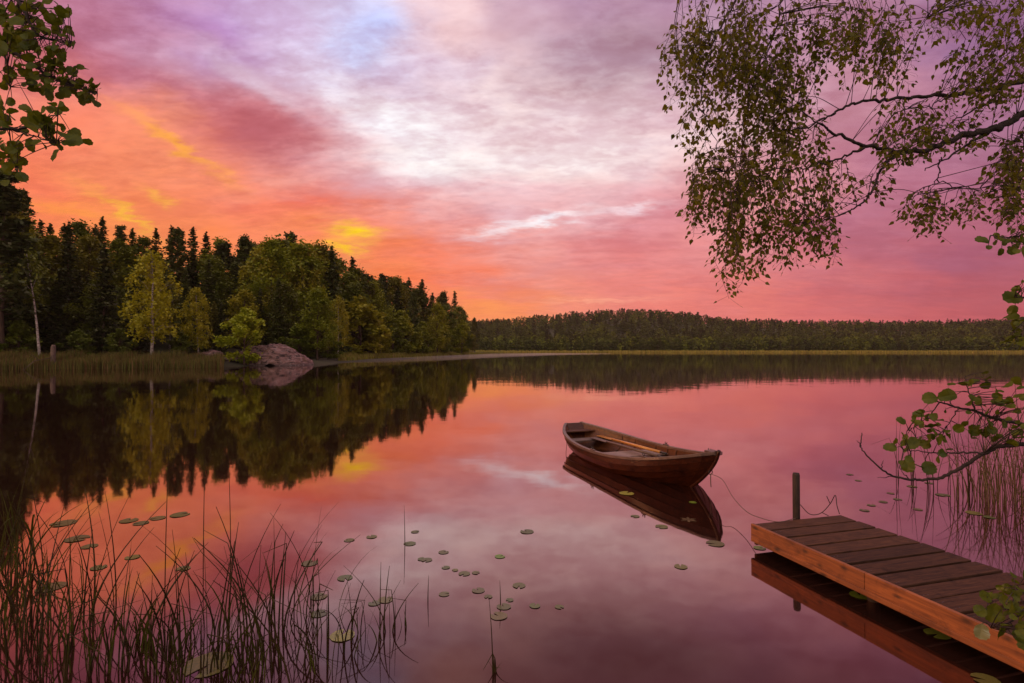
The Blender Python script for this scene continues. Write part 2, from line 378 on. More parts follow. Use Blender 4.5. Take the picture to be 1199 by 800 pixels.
MAT['rope'] = (lambda r: (principled(r[1], r[2], (.10, .065, .05), .8), r[0])[1])(mat('old rope'))
def bark(name, c0, c1, scale, sc, rough=.85):
    m, t, o = mat(name); tc = N(t, 'ShaderNodeTexCoord'); mp = N(t, 'ShaderNodeMapping'); mp.inputs['Scale'].default_value = sc
    t.links.new(tc.outputs['Object'], mp.inputs['Vector']); n = noise(t, mp.outputs[0], scale, 5, .65)
    principled(t, o, ramp(t, n.outputs[0], [(.35, c0), (.62, c1)]), rough, n.outputs[0], .5, .02); return m
MAT['bark'] = bark('conifer bark', (.035, .02, .013), (.10, .055, .035), 5, (1, 1, .3))
MAT['birch_bark'] = bark('birch bark', (.05, .035, .03), (.5, .42, .38), 3.2, (1, 1, 2.6))
MAT['twig'] = bark('dark birch limb', (.016, .010, .009), (.05, .03, .025), 14, (1, 1, 1))
MAT['stump'] = bark('bleached stump', (.05, .03, .024), (.15, .095, .075), 7, (1, 1, .3))
def rock_mat():
    m, t, o = mat('red granite'); L = t.links.new
    tc = N(t, 'ShaderNodeTexCoord'); n = noise(t, tc.outputs['Object'], 1.1, 8, .62, .5)
    mp = N(t, 'ShaderNodeMapping'); mp.inputs['Scale'].default_value = (.5, .5, 2.2); mp.inputs['Rotation'].default_value = (.1, .25, 0); L(tc.outputs['Object'], mp.inputs['Vector'])
    v = noise(t, mp.outputs[0], 1.6, 6, .6, 1.2)
    c = ramp(t, n.outputs[0], [(.3, (.07, .032, .028)), (.5, (.19, .10, .09)), (.68, (.28, .175, .165))])
    c = mixc(t, ramp(t, v.outputs[0], [(.42, (1, 1, 1)), (.49, (0, 0, 0))]), c, (.025, .012, .011))
    moss = noise(t, tc.outputs['Object'], .7, 5, .6)
    c = mixc(t, ramp(t, moss.outputs[0], [(.56, (0, 0, 0)), (.66, (.8, .8, .8))]), c, (.11, .055, .025))
    sx = N(t, 'ShaderNodeSeparateXYZ'); L(tc.outputs['Object'], sx.inputs[0])
    wet = N(t, 'ShaderNodeMapRange'); L(M(t, 'MULTIPLY_ADD', n.outputs[0], -.5, sx.outputs[2]), wet.inputs[0]); wet.inputs[1].default_value = .18; wet.inputs[2].default_value = .42; wet.inputs[3].default_value = .8; wet.inputs[4].default_value = 0
    c = mixc(t, wet.outputs[0], c, (.03, .018, .018))
    lic = noise(t, tc.outputs['Object'], 3.4, 6, .7); c = mixc(t, ramp(t, lic.outputs[0], [(.56, (0, 0, 0)), (.62, (.7, .7, .7))]), c, (.26, .21, .20))
    principled(t, o, c, .8, v.outputs[0], .9, .2); return m
MAT['rock'] = rock_mat()
def ground_mat():
    m, t, o = mat('forest floor and bank'); tc = N(t, 'ShaderNodeTexCoord')
    n = noise(t, tc.outputs['Object'], .12, 8, .65); n2 = noise(t, tc.outputs['Object'], 2.2, 6, .65)
    c = ramp(t, n.outputs[0], [(.35, (.035, .03, .014)), (.55, (.05, .055, .018)), (.7, (.085, .08, .026))])
    c = mixc(t, M(t, 'MULTIPLY', n2.outputs[0], .6), c, (.03, .022, .014))
    principled(t, o, c, .95, n2.outputs[0], .6, .1); return m
MAT['ground'] = ground_mat()
def water_mat():
    m, t, o = mat('still lake water'); L = t.links.new
    tc = N(t, 'ShaderNodeTexCoord')
    lw = N(t, 'ShaderNodeLayerWeight'); lw.inputs[0].default_value = .5
    geo = N(t, 'ShaderNodeNewGeometry')
    n1 = noise(t, tc.outputs['Object'], .55, 3, .5); n2 = noise(t, tc.outputs['Object'], 3.0, 2, .5)
    mp = N(t, 'ShaderNodeMapping'); mp.inputs['Scale'].default_value = (.012, .05, 1); L(tc.outputs['Object'], mp.inputs['Vector'])
    patch = noise(t, mp.outputs[0], 1.0, 3)
    pf = N(t, 'ShaderNodeMapRange'); L(patch.outputs[0], pf.inputs[0]); pf.inputs[1].default_value = .42; pf.inputs[2].default_value = .68; pf.inputs[3].default_value = .25; pf.inputs[4].default_value = 1.0
    h = M(t, 'ADD', M(t, 'MULTIPLY', n1.outputs[0], 1.0), M(t, 'MULTIPLY', n2.outputs[0], .12))
    b = N(t, 'ShaderNodeBump'); b.inputs['Distance'].default_value = .016; L(M(t, 'MULTIPLY', pf.outputs[0], .5), b.inputs['Strength']); L(h, b.inputs['Height'])
    refl = ramp(t, lw.outputs['Facing'], WATER_R)
    g = N(t, 'ShaderNodeBsdfGlossy'); g.inputs['Roughness'].default_value = .035; L(ramp(t, lw.outputs['Facing'], [(.45, (1, .56, .50)), (.70, (1, .72, .71)), (.86, (1, .86, .86)), (.97, (1, .97, .96))]), g.inputs[0]); L(b.outputs[0], g.inputs['Normal'])
    d = N(t, 'ShaderNodeBsdfDiffuse'); d.inputs[0].default_value = (.022, .009, .006, 1)
    x = N(t, 'ShaderNodeMixShader'); L(refl, x.inputs[0]); L(d.outputs[0], x.inputs[1]); L(g.outputs[0], x.inputs[2])
    L(x.outputs[0], o.inputs[0]); return m
gr = lambda v: (v, v, v)
WATER_R = [(0, gr(.04)), (.46, gr(.10)), (.54, gr(.18)), (.64, gr(.37)), (.76, gr(.50)), (.86, gr(.66)), (.94, gr(.80)), (1, gr(.93))]
MAT['water'] = water_mat()

# ------------------------------------------------------------------ ground and water
SHORE = [(-3, 214), (-11, 181), (-18.8, 123), (-24.6, 83), (-23.0, 68), (-30, 64), (-30.4, 60), (-47, 52), (-60, 46), (-90, 32), (-140, 8), (-400, -60), (-700, 300), (-300, 700), (-60, 520), (-16, 300)]
SP = np.array(SHORE, dtype=float)
def sdist(x, y):
    """distance inside the peninsula (negative outside)"""
    x = np.asarray(x, float); y = np.asarray(y, float); best = np.full(x.shape, 1e9); ins = np.zeros(x.shape, bool)
    for i in range(len(SP)):
        a, b = SP[i], SP[(i + 1) % len(SP)]; e = b - a
        t = np.clip(((x - a[0]) * e[0] + (y - a[1]) * e[1]) / (e @ e), 0, 1)
        best = np.minimum(best, np.hypot(x - a[0] - t * e[0], y - a[1] - t * e[1]))
        c = ((a[1] > y) != (b[1] > y)) & (x < (b[0] - a[0]) * (y - a[1]) / ((b[1] - a[1]) or 1e-9) + a[0])
        ins ^= c
    return np.where(ins, best, -best)
def sstep(a, b, v):
    t = np.clip((v - a) / (b - a), 0, 1); return t * t * (3 - 2 * t)
HP = [-400, 0, 400, 560, 600, 650, 700, 740, 780, 820, 860, 900, 940, 1000, 1050, 1100, 1150, 1200, 1500, 2000]
HY = [376, 376, 378, 381, 378, 372.5, 369, 367.5, 369, 373, 379.5, 379.5, 380.5, 381.5, 382, 381, 380, 379, 376, 380]
def ground_h(x, y):
    x = np.asarray(x, float); y = np.asarray(y, float)
    d1 = sdist(x, y)
    h1 = np.where(d1 > 0, np.minimum(d1 * .25, .5) + 10.5 * sstep(5, 52, d1), np.maximum(d1 * .25, -1.5))
    d2 = y - 328 - 8 * np.sin(x * .013) - 3 * np.sin(x * .05)
    px = 599.5 + FPX * x / np.maximum(y, 1)
    ridge = (HOR - np.interp(px, HP, HY)) / FPX * 620 + 1.9 - 6.9
    h2 = np.where(d2 > 0, np.minimum(d2 * .05, .6) + ridge * sstep(8, 270, d2), np.maximum(d2 * .1, -1.5))
    r = np.hypot(x, y)
    lim = np.maximum((np.abs(x) - 1.5) / 1.08, 1.5)
    d3 = (lim - y) * .7; d3 = np.where(x < 0, np.minimum(d3, 24 - r), np.minimum(d3, 55 - r))
    h3 = np.clip(d3 * .35, -1.2, .34)
    return np.maximum(np.maximum(h1, h2), h3)
def build_ground():
    rad = np.concatenate([[0.0], np.geomspace(.6, 6000, 150)]); nA = 300
    az = np.linspace(0, 2 * np.pi, nA, endpoint=False)
    R, A = np.meshgrid(rad, az, indexing='ij'); X = R * np.sin(A); Y = R * np.cos(A); Z = ground_h(X, Y)
    Z = Z + np.where((Z > .1) & (R < 900), (rng.random(Z.shape) - .5) * .10, 0)
    Z = np.where(R > 1500, np.minimum(Z, 30), Z)
    v = np.stack([X, Y, Z], -1).reshape(-1, 3); f = []
    i, j = np.meshgrid(np.arange(len(rad) - 1), np.arange(nA), indexing='ij'); j2 = (j + 1) % nA
    f = np.stack([i * nA + j, (i + 1) * nA + j, (i + 1) * nA + j2, i * nA + j2], -1).reshape(-1, 4)
    f = f[nA:]                                             # the innermost ring closes with a fan
    o = mk('ground', v, f, MAT['ground'], smooth=True); tag(o, 'lake bed, banks and wooded hills round the lake', kind='structure')
build_ground()
o = mk('water', [(-3500, -600, 0), (3500, -600, 0), (3500, 900, 0), (-3500, 900, 0)], [(0, 1, 2, 3)], MAT['water'])
tag(o, 'still lake mirroring the sunset sky', kind='structure')

# ------------------------------------------------------------------ foliage by quads
def leafquads(c, size, up=0.0, elong=1.5, droop=None):
    """diamond leaf sprays at centres c (N,3); up biases normals upwards"""
    n = len(c); nor = rng.normal(size=(n, 3)); nor[:, 2] = np.abs(nor[:, 2]) + up * 2; nor /= np.linalg.norm(nor, axis=1)[:, None]
    a = rng.normal(size=(n, 3))
    if droop is not None: a = a * .5 + droop
    a -= (a * nor).sum(1)[:, None] * nor; a /= np.linalg.norm(a, axis=1)[:, None] + 1e-9
    b = np.cross(nor, a); s = np.asarray(size).reshape(-1, 1) * np.ones((n, 1)); s = s * rng.uniform(.65, 1.35, (n, 1))
    k = rng.uniform(-.2, .2, (n, 1))
    v = np.stack([c - a * s * elong / 2, c + b * s / 2 + a * s * k, c + a * s * elong / 2, c - b * s / 2 + a * s * k], 1)
    return v.reshape(-1, 3), np.arange(4 * n).reshape(-1, 4)
def crown_mesh(name, pts, size, m, parent, up=.3, elong=1.5, droop=None):
    v, f = leafquads(np.asarray(pts), size, up, elong, droop); return mk(name, v, f, m, parent)
def trunk_mesh(h, r, m, parent, lean=0, wob=.02, limbs=()):
    b = MB(); k = 8
    b.tube([(lean * (i / k) ** 1.3 + (random.uniform(-wob, wob) * h if 0 < i else 0), random.uniform(-wob, wob) * h * .5 if 0 < i else 0, -.3 + (h + .3) * i / k) for i in range(k + 1)],
           [r * (1 - .85 * i / k) * (1.25 if i == 0 else 1) for i in range(k + 1)], 7)
    for q in limbs: b.tube(q[0], q[1], 5)
    return b.build('trunk', m, parent, True)
def make_spruce(h, wf, seed, ragged=.25):
    g = np.random.default_rng(seed); root = empty('spruce_tree'); pts = []; limbs = []
    z = .05 * h
    while z < h * .985:
        zf = z / h; R = wf * h * (1 - zf) ** .8 + .08
        nb = int(g.integers(6, 10))
        for a in g.uniform(0, 2 * np.pi, nb):
            ln = R * g.uniform(1 - ragged * 1.6, 1 + ragged * .5); k = max(2, int(ln / .16)); s = np.linspace(.12, 1, k)
            dz = -.38 * ln * s ** 1.1 + .16 * ln * s ** 3 + g.normal(0, .04)
            p = np.stack([np.cos(a) * ln * s, np.sin(a) * ln * s, z + dz], 1)
            for rep in range(2):
                w = .10 + .16 * ln * (1 - s)[:, None]
                pts.append(p + g.normal(size=p.shape) * np.concatenate([w, w, w * .35], 1))
        z += g.uniform(.26, .42) * (h / 15) ** .5
    pts.append(np.stack([g.normal(0, .06, 24), g.normal(0, .06, 24), np.linspace(h * .95, h * 1.02, 24)], 1))
    trunk_mesh(h, .012 * h + .03, MAT['bark'], root, 0, .004)
    crown_mesh('crown', np.concatenate(pts), .27, MAT['needle'], root, .5, 1.9); return root
def clumps(g, centres, radii, n, flat=1.0, shell=.5):
    out = []
    for c, r in zip(centres, radii):
        m = int(n * (r / np.mean(radii)) ** 2); d = g.normal(size=(m, 3)); d /= np.linalg.norm(d, axis=1)[:, None]
        d *= (g.uniform(shell ** 2, 1.0, m) ** .5)[:, None] * r; d *= 1 + .38 * g.normal(size=(m, 1)); d[:, 2] *= flat; out.append(c + d)
    return np.concatenate(out)
def make_pine(h, seed, low=.30, spread=.15):
    g = np.random.default_rng(seed); root = empty('pine_tree'); C, R, limbs = [], [], []
    for i in range(46):
        zf = low + (1 - low) * (i + g.uniform(0, 1)) / 46; w = spread * h * (1.02 - (zf - low) / (1 - low)) ** .65 * g.uniform(.45, 1.1); a = i * 2.4 + g.normal(0, .5)
        e = np.array([math.cos(a) * w, math.sin(a) * w, zf * h * .985 + .05 * w]); C.append(e); R.append(h * g.uniform(.03, .05))
        C.append(e * np.array([.6, .6, 1]) + g.normal(0, .15, 3)); R.append(h * .035)
        limbs.append(([(0, 0, zf * h * .95), tuple(e * .55 + np.array([0, 0, zf * h * .43])), tuple(e)], [.05, .035, .015]))
    trunk_mesh(h, .013 * h, MAT['bark'], root, 0, .006, limbs)
    crown_mesh('crown', clumps(g, C, R, 80, .6, .05), .25, MAT['needle'], root, .3, 2.0); return root
def make_broad(h, wf, seed, base=.14, nl=46, name='broadleaf_tree', size=.26):
    g = np.random.default_rng(seed); root = empty(name); C, R, limbs = [], [], []
    for i in range(nl):
        u = g.uniform(0, 1); zf = base + (1 - base) * (.06 + .86 * u); prof = math.sin(math.pi * (u * .86 + .16)) ** .7
        a = g.uniform(0, 6.283); w = wf * h * prof * g.uniform(.35, 1.0)
        c = np.array([math.cos(a) * w, math.sin(a) * w, zf * h]); C.append(c); R.append(h * g.uniform(.055, .105))
        if i % 3 == 0: limbs.append(([(0, 0, max(.3, zf * h * .6)), tuple(c * .5 + np.array([0, 0, zf * h * .36])), tuple(c)], [.02 * h ** .5, .012 * h ** .5, .01]))
    C.append(np.array([0, 0, h * .93])); R.append(h * .07)
    trunk_mesh(h * .9, .012 * h + .02, MAT['bark'], root, 0, .012, limbs)
    crown_mesh('crown', clumps(g, C, R, 150, .8, .35), size, MAT['leaf'], root, .5, 1.4); return root
def make_birch(h, seed, lean=0, base=.26, wf=.19, sparse=1.0, bare=False):
    g = np.random.default_rng(seed); root = empty('birch_tree'); pts, limbs = [], []
    for i in range(int(150 * sparse)):
        u = g.uniform(0, 1); zf = base + (1 - base) * u; prof = math.sin(math.pi * (u * .8 + .18)) ** .8
        a = g.uniform(0, 6.283); w = wf * h * prof * g.uniform(.15, 1.05) ** .7; off = lean * zf ** 1.3
        top = np.array([off + math.cos(a) * w, math.sin(a) * w, zf * h]); k = int(g.integers(18, 34)); ln = h * g.uniform(.05, .13)
        s = g.uniform(0, 1, k)[:, None]; q = top + s * np.array([math.cos(a) * .15 * ln, math.sin(a) * .15 * ln, -ln]) + g.normal(0, .02 * h * .5 + .06, (k, 3)); pts.append(q)
        if i % 5 == 0: limbs.append(([(off * .85, 0, max(.5, zf * h * .82)), tuple(top * .6 + np.array([off * .3, 0, zf * h * .36])), tuple(top)], [.022, .014, .006]))
    trunk_mesh(h * .97, .011 * h + .02, MAT['birch_bark'], root, lean, .006, limbs)
    crown_mesh('crown', np.concatenate(pts), .21, MAT['leaf'], root, .1, 1.5, np.array([0, 0, -1.0])); return root

# ------------------------------------------------------------------ the wood on the peninsula
SKYX = [-60, 0, 30, 46, 60, 100, 115, 140, 165, 200, 222, 245, 270, 300, 322, 350, 372, 392, 402, 412, 425, 440, 465, 490, 510, 530, 545, 556, 560]
SKYY = [190, 196, 222, 256, 254, 258, 254, 264, 270, 266, 268, 278, 276, 274, 270, 278, 282, 296, 316, 304, 312, 320, 322, 328, 340, 340, 356, 376, 392]
PROTO = {
 'spruce': [(make_spruce(15, .145, 1), 15), (make_spruce(15, .135, 2, .4), 15), (make_spruce(13, .17, 3), 13)],
 'pine': [(make_pine(16, 4), 16), (make_pine(15, 5, .3, .15), 15), (make_pine(17, 44, .22, .19), 17)],
 'broad': [(make_broad(14, .27, 6), 14), (make_broad(13, .23, 7), 13), (make_broad(12, .32, 8), 12)],
 'birch': [(make_birch(13, 9), 13), (make_birch(12, 10, .4), 12)],
 'bush': [(make_broad(5, .46, 12, .02, 40, 'shore_bush', .2), 5), (make_broad(5, .38, 13, .02, 40, 'shore_bush', .2), 5)],
}
USED = set()
TREES = []
def put(kind, idx, px, z, H=None, top=None, tint=(1, 1, 1), wide=1.0, label=None, cat='tree', group=None, lean=None):
    """one tree at image column px, z metres out; H its height or top the photo row of its tip"""
    proto, ph = PROTO[kind][idx]
    x = (px - 599.5) / FPX * z; g = float(ground_h(x, z))
    if H is None: H = (HOR - top) / FPX * z + CAM_H - g
    H = max(H, 1.2)
    o = proto if (kind, idx) not in USED else copy_tree(proto); USED.add((kind, idx))
    s = H / ph
    o.location = (x, z, g - .05); o.rotation_euler = (0, 0, 0 if lean else random.uniform(0, 6.28)); o.scale = (s * wide, s * wide, s)
    for ch in o.children:
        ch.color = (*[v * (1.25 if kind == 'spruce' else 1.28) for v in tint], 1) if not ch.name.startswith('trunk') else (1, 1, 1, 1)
    tag(o, label, cat, group); TREES.append((px, z, kind, o)); return o
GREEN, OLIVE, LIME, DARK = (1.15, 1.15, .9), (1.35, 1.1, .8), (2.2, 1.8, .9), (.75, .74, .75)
# named trees along the water
put('pine', 2, 2, 56, top=198, tint=(.8, .85, .85), wide=1.25, label='tallest dark pine, cut off by the left edge of the picture')
PROTO['leaning'] = [(make_birch(11.5, 21, -1.6, .62, .17, .3), 11.5)]
put('leaning', 0, 48, 56, top=292, tint=(1.0, 1.0, .8), label='thin leaning birch with a bare pale trunk and sparse top', lean=True)
put('spruce', 1, 79, 64, top=262, tint=DARK, label='slim dark spruce behind the leaning birch, rising to the skyline')
put('spruce', 0, 121, 61, top=288, tint=DARK, wide=1.15, label='broad dark spruce left of the yellow-green birch')
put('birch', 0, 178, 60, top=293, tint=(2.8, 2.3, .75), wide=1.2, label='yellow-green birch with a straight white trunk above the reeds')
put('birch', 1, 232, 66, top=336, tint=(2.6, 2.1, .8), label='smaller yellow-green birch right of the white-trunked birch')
put('bush', 0, 286, 63, top=359, tint=(2.5, 2.5, .9), wide=.95, label='bushy green shrub hanging over the left side of the granite rock', cat='shrub')
put('broad', 1, 372, 74, top=336, tint=(1.5, 1.55, .8), wide=1.1, label='dense green tree rising just right of the granite rock')
put('birch', 0, 396, 86, top=346, tint=(2.4, 1.9, .8), wide=1.0, label='narrow yellow-green birch at the start of the grassy bank')
put('spruce', 1, 412, 108, top=303, tint=DARK, wide=1.2, label='pointed dark spruce standing where the skyline steps down')
put('broad', 0, 437, 112, top=327, tint=(1.7, 1.6, .8), wide=.85, label='round green tree behind the grassy bank, below the pointed spruce')
put('bush', 1, 474, 122, top=371, tint=(2.4, 1.9, .8), wide=.9, label='small light-green bush at the middle of the grassy bank', cat='shrub')
put('broad', 2, 512, 136, top=354, tint=(2.1, 1.8, .8), wide=.85, label='rounded light-green tree near the tip of the peninsula')
put('bush', 0, 541, 160, top=374, tint=(1.9, 1.7, .8), wide=.8, label='last rounded green bush at the tip of the peninsula', cat='shrub')
put('broad', 0, 318, 84, top=276, tint=(1.6, 1.65, .85), wide=1.0, label='broad-crowned tree towering above the granite rock')
put('broad', 1, 352, 90, top=282, tint=(1.6, 1.6, .85), wide=1.1, label='second broad-crowned skyline tree, right of the one above the granite rock')
put('spruce', 2, 388, 92, top=290, tint=(.85, .9, .8), label='dark pointed spruce at the right shoulder of the broad-crowned trees')
put('broad', 2, 258, 98, top=278, tint=(1.5, 1.5, .8), wide=.9, label='round-topped tree on the skyline above the reddish bank rocks')
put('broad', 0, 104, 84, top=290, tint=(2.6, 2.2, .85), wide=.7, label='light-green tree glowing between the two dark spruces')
put('spruce', 2, 92, 66, top=320, tint=DARK, label='dark spruce between the slim spruce and the broad spruce')
put('birch', 1, 20, 62, top=300, tint=(.95, .95, .8), label='dull green birch at the foot of the tallest pine')
put('bush', 1, 22, 57, top=374, tint=(1.1, 1.2, .9), wide=1.1, label='low green bush behind the reeds at the far left', cat='shrub')
put('bush', 0, 92, 58, top=385, tint=(.9, 1.0, .9), wide=1.1, label='low dark bush behind the reeds below the slim spruce', cat='shrub')
put('bush', 1, 140, 60, top=383, tint=(.95, 1.0, .9), wide=1.0, label='low green bush behind the reeds left of the white birch trunk', cat='shrub')
put('bush', 0, 212, 63, top=388, tint=(.9, .95, .9), wide=1.0, label='low green bush behind the reeds right of the white birch trunk', cat='shrub')
put('bush', 1, 350, 74, top=378, tint=(1.0, 1.1, .8), wide=1.2, label='dark green bush touching the right end of the granite rock', cat='shrub')
put('bush', 0, 384, 80, top=392, tint=(1.0, 1.1, .8), wide=1.3, label='low bush at the waterline between the rock and the grassy bank', cat='shrub')
# the trees behind, row upon row
rows = []
def behind(n, pxr, zf, drop, kinds, tints):
    for i in range(n):
        px = pxr[0] + (pxr[1] - pxr[0]) * (i + random.uniform(.1, .9)) / n
        z0 = float(np.interp(px, [-60, 0, 265, 367, 400, 500, 560], [46, 53, 62, 70, 84, 124, 180]))
        z = z0 * (1 + zf * random.uniform(.75, 1.25))
        k = random.choice(kinds); top = float(np.interp(px, SKYX, SKYY)) + random.uniform(*drop)
        if k == 'spruce' and 272 < px < 396 and drop[1] < 20 and random.random() < .75: k = 'broad'
        rows.append((k, random.choice((0, 2, 2, 0, 1)) if k == 'spruce' else random.randrange(len(PROTO[k])), px, z, top, random.choice(tints)))
conif = ['spruce', 'spruce', 'spruce', 'spruce', 'pine', 'broad']
tt = [GREEN, OLIVE, DARK, (.9, .95, .8), (1.1, 1.1, .8)]
behind(34, (-90, 405), .52, (-3, 14), conif, tt)
behind(29, (-90, 400), .34, (10, 40), conif + ['broad', 'broad', 'birch'], tt + [LIME, LIME])
behind(24, (-30, 400), .17, (44, 84), conif + ['broad', 'birch'], tt + [LIME])
behind(19, (404, 558), .22, (-3, 10), ['spruce', 'pine', 'pine', 'spruce', 'broad'], [DARK, OLIVE, GREEN])
behind(14, (408, 556), .12, (16, 36), ['spruce', 'broad', 'broad', 'pine'], tt + [(1.7, 1.6, .85)])
behind(11, (418, 552), .05, (36, 58), ['broad', 'bush', 'broad'], [GREEN, LIME, (1.7, 1.6, .85), (1.5, 1.4, .8)])
KW = {'spruce': ('spruce', 'dark spruce'), 'pine': ('pine', 'open-crowned pine'), 'broad': ('broadleaf tree', 'round-crowned broadleaf tree'), 'birch': ('birch', 'drooping birch'), 'bush': ('bush', 'rounded bush')}
counts = {}
for k, i, px, z, top, tint in sorted(rows, key=lambda r: r[2]):
    side = 'tall wood left of the skyline step' if px < 404 else 'lower wood on the peninsula tip'
    counts[(k, side)] = counts.get((k, side), 0) + 1; n = counts[(k, side)]
    put(k, i, px, z, top=top, tint=tint, wide=random.uniform(1.05, 1.4) if k == 'spruce' else random.uniform(.9, 1.2),
        label=f'{ordinal(n)} {KW[k][1]} from the left in the {side}', cat='shrub' if k == 'bush' else 'tree', group=f'{KW[k][0]}s of the {side}')

# ------------------------------------------------------------------ far woods, one mass across the lake
def far_forest():
    V, T = [], []
    g = np.random.default_rng(77); n = 4200
    PXs = g.uniform(430, 1420, n); Zs = 338 + 300 * g.uniform(0, 1, n) ** 1.15
    shore = g.random(n) < .22; Zs[shore] = g.uniform(334, 352, shore.sum())
    for px, z in zip(PXs, Zs):
        x = (px - 599.5) / FPX * z; gh = float(ground_h(x, z))
        if gh < .25: continue
        con = g.random() < (.38 if z > 430 else .22)
        h = g.uniform(8, 11) * (1 if z > 360 else g.uniform(.55, 1.0)); m = 120
        u = g.uniform(0, 1, m)
        if con: w = h * .22 * (1 - u) ** .8 + .3; zz = gh + h * (.08 + .95 * u)
        else: w = h * .40 * np.sin(np.pi * (.2 + .78 * u)) ** .7; zz = gh + h * (.04 + .92 * u)
        a = g.uniform(0, 6.283, m); rr = w * g.uniform(.4, 1, m)
        c = np.stack([x + np.cos(a) * rr, z + np.sin(a) * rr, zz], 1)
        v, f = leafquads(c, 0.8 if con else .95, .3, 1.3); V.append(v)
        base = np.array([.054, .050, .022]) if con else np.array([.078, .084, .026])
        if z < 356: base = base * np.array([1.25, 1.35, 1.1])
        if not con and g.random() < .3: base = base * np.array([1.6, 1.6, 1.0])
        T.append(np.tile(base * g.uniform(.82, 1.2) * (1 + .35 * mnoise.noise(Vector((x * .018, z * .014, 3)))), (4 * m, 1)))
    V = np.concatenate(V); T = np.concatenate(T)
    o = mk('forest', V, np.arange(len(V)).reshape(-1, 4), MAT['tint'])
    at = o.data.color_attributes.new('tint', 'FLOAT_COLOR', 'POINT')
    at.data.foreach_set('color', np.concatenate([T, np.ones((len(T), 1))], 1).astype(np.float32).ravel())
    tag(o, 'mixed woods covering the low hills across the lake', 'forest', kind='stuff')
far_forest()
def blades(name, pts, h, w, cols, label, cat):
    g = np.random.default_rng(len(pts)); n = len(pts); a = g.uniform(0, 6.283, n); d = np.stack([np.cos(a), np.sin(a), 0 * a], 1) * (w * g.uniform(.6, 1.4, n))[:, None] / 2
    hh = h * g.uniform(.55, 1.2, n) * (.85 + .28 * np.sin(pts[:, 0] * .9 + 1.3 * np.sin(pts[:, 0] * .37)) * np.sin(pts[:, 0] * 2.3)); ln = g.normal(0, .12, (n, 2)) * hh[:, None]
    top = pts + np.concatenate([ln, hh[:, None]], 1); mid = pts + np.concatenate([ln * .35, hh[:, None] * .55], 1)
    v = np.stack([pts - d, pts + d, mid + d * .8, mid - d * .8, top + d * .15, top - d * .15], 1).reshape(-1, 3)
    b = np.arange(n)[:, None] * 6; f = np.concatenate([b + np.array([0, 1, 2, 3]), b + np.array([3, 2, 4, 5])])
    o = mk(name, v, f, MAT['tint']); c = np.array(cols)[g.integers(0, len(cols), n)] * g.uniform(.7, 1.3, (n, 1))
    at = o.data.color_attributes.new('tint', 'FLOAT_COLOR', 'POINT')
    at.data.foreach_set('color', np.concatenate([np.repeat(c, 6, 0), np.ones((6 * n, 1))], 1).astype(np.float32).ravel())
    tag(o, label, cat, kind='stuff')
def strip(n, xs, front, back):
    px = rng.uniform(xs[0][0], xs[-1][0], n); z0 = np.interp(px, [p for p, _ in xs], [z for _, z in xs])
    z = z0 + rng.uniform(front, back, n); x = (px - 599.5) / FPX * z
    return np.stack([x, z, np.maximum(ground_h(x, z), -.05)], 1)
blades('reeds', strip(26000, [(-70, 46), (0, 50.5), (262, 57.5)], 0, 5), 1.15, .045, [(.14, .085, .035), (.13, .125, .035), (.15, .14, .04), (.19, .12, .055), (.11, .12, .03)], 'belt of brownish green reeds along the left shore below the birch', 'reeds')
blades('shore_grass', strip(22000, [(396, 82), (420, 90), (500, 122), (560, 178), (588, 206)], -1.5, 9), .75, .10, [(.24, .21, .04), (.19, .20, .04), (.28, .21, .07)], 'yellow-green grass on the low bank running to the peninsula tip', 'grass')
blades('far_reeds', strip(30000, [(470, 318), (700, 316), (900, 312), (1200, 306), (1420, 300)], 0, 16), 1.25, .35, [(.32, .27, .05), (.26, .24, .05), (.36, .29, .07)], 'thin yellow-green band of reeds along the shore across the lake', 'reeds')

def build_haze():
    x, y0, y1, z0, z1 = 900, -120, 760, -2.6, 70
    v = [(a, b, c) for c in (z0, z1) for b in (y0, y1) for a in (-x, x)]
    m, t, o = mat('thin evening air'); p = N(t, 'ShaderNodeVolumePrincipled'); p.inputs['Color'].default_value = (.95, .80, .78, 1); p.inputs['Density'].default_value = HAZE
    t.links.new(p.outputs[0], o.inputs['Volume'])
    h = mk('haze', v, [(0, 2, 3, 1), (4, 5, 7, 6), (0, 1, 5, 4), (2, 6, 7, 3), (0, 4, 6, 2), (1, 3, 7, 5)], m); tag(h, 'thin evening haze over the lake', kind='stuff')
def build_mist():
    a = [W(396, 425), W(450, 423.2), W(520, 420.3), W(590, 417.2), W(650, 415.6), W(720, 414.6)]
    c = [W(398, 423.8), W(430, 422.0), W(505, 418.8), W(575, 415.6), W(640, 414.2), W(718, 413.9)]
    hh = [.03, .35, .55, .6, .4, .03]; n = 6; v = []
    for p, q_, h_ in zip(a, c, hh):
        m_ = (p + q_) / 2; v += [(p.x, p.y, .015), (q_.x, q_.y, .015), (q_.x, q_.y, .015 + h_ * .5), (m_.x, m_.y, .015 + h_), (p.x, p.y, .015 + h_ * .35)]
    f = [(0, 1, 2, 3, 4), tuple(5 * (n - 1) + k for k in (4, 3, 2, 1, 0))] + [(5 * i + k, 5 * (i + 1) + k, 5 * (i + 1) + (k + 1) % 5, 5 * i + (k + 1) % 5) for i in range(n - 1) for k in range(5)]
    m, t, o = mat('morning mist'); p = N(t, 'ShaderNodeVolumePrincipled'); p.inputs['Color'].default_value = (1, .84, .80, 1); p.inputs['Density'].default_value = .017
    t.links.new(p.outputs[0], o.inputs['Volume'])
    h = mk('mist', v, f, m)
    bm = bmesh.new(); bm.from_mesh(h.data); bmesh.ops.recalc_face_normals(bm, faces=bm.faces); bm.to_mesh(h.data); bm.free()
    tag(h, 'thin strip of pink mist lying on the water along the peninsula shore', kind='stuff')
build_mist()
HAZE = .0001
build_haze()
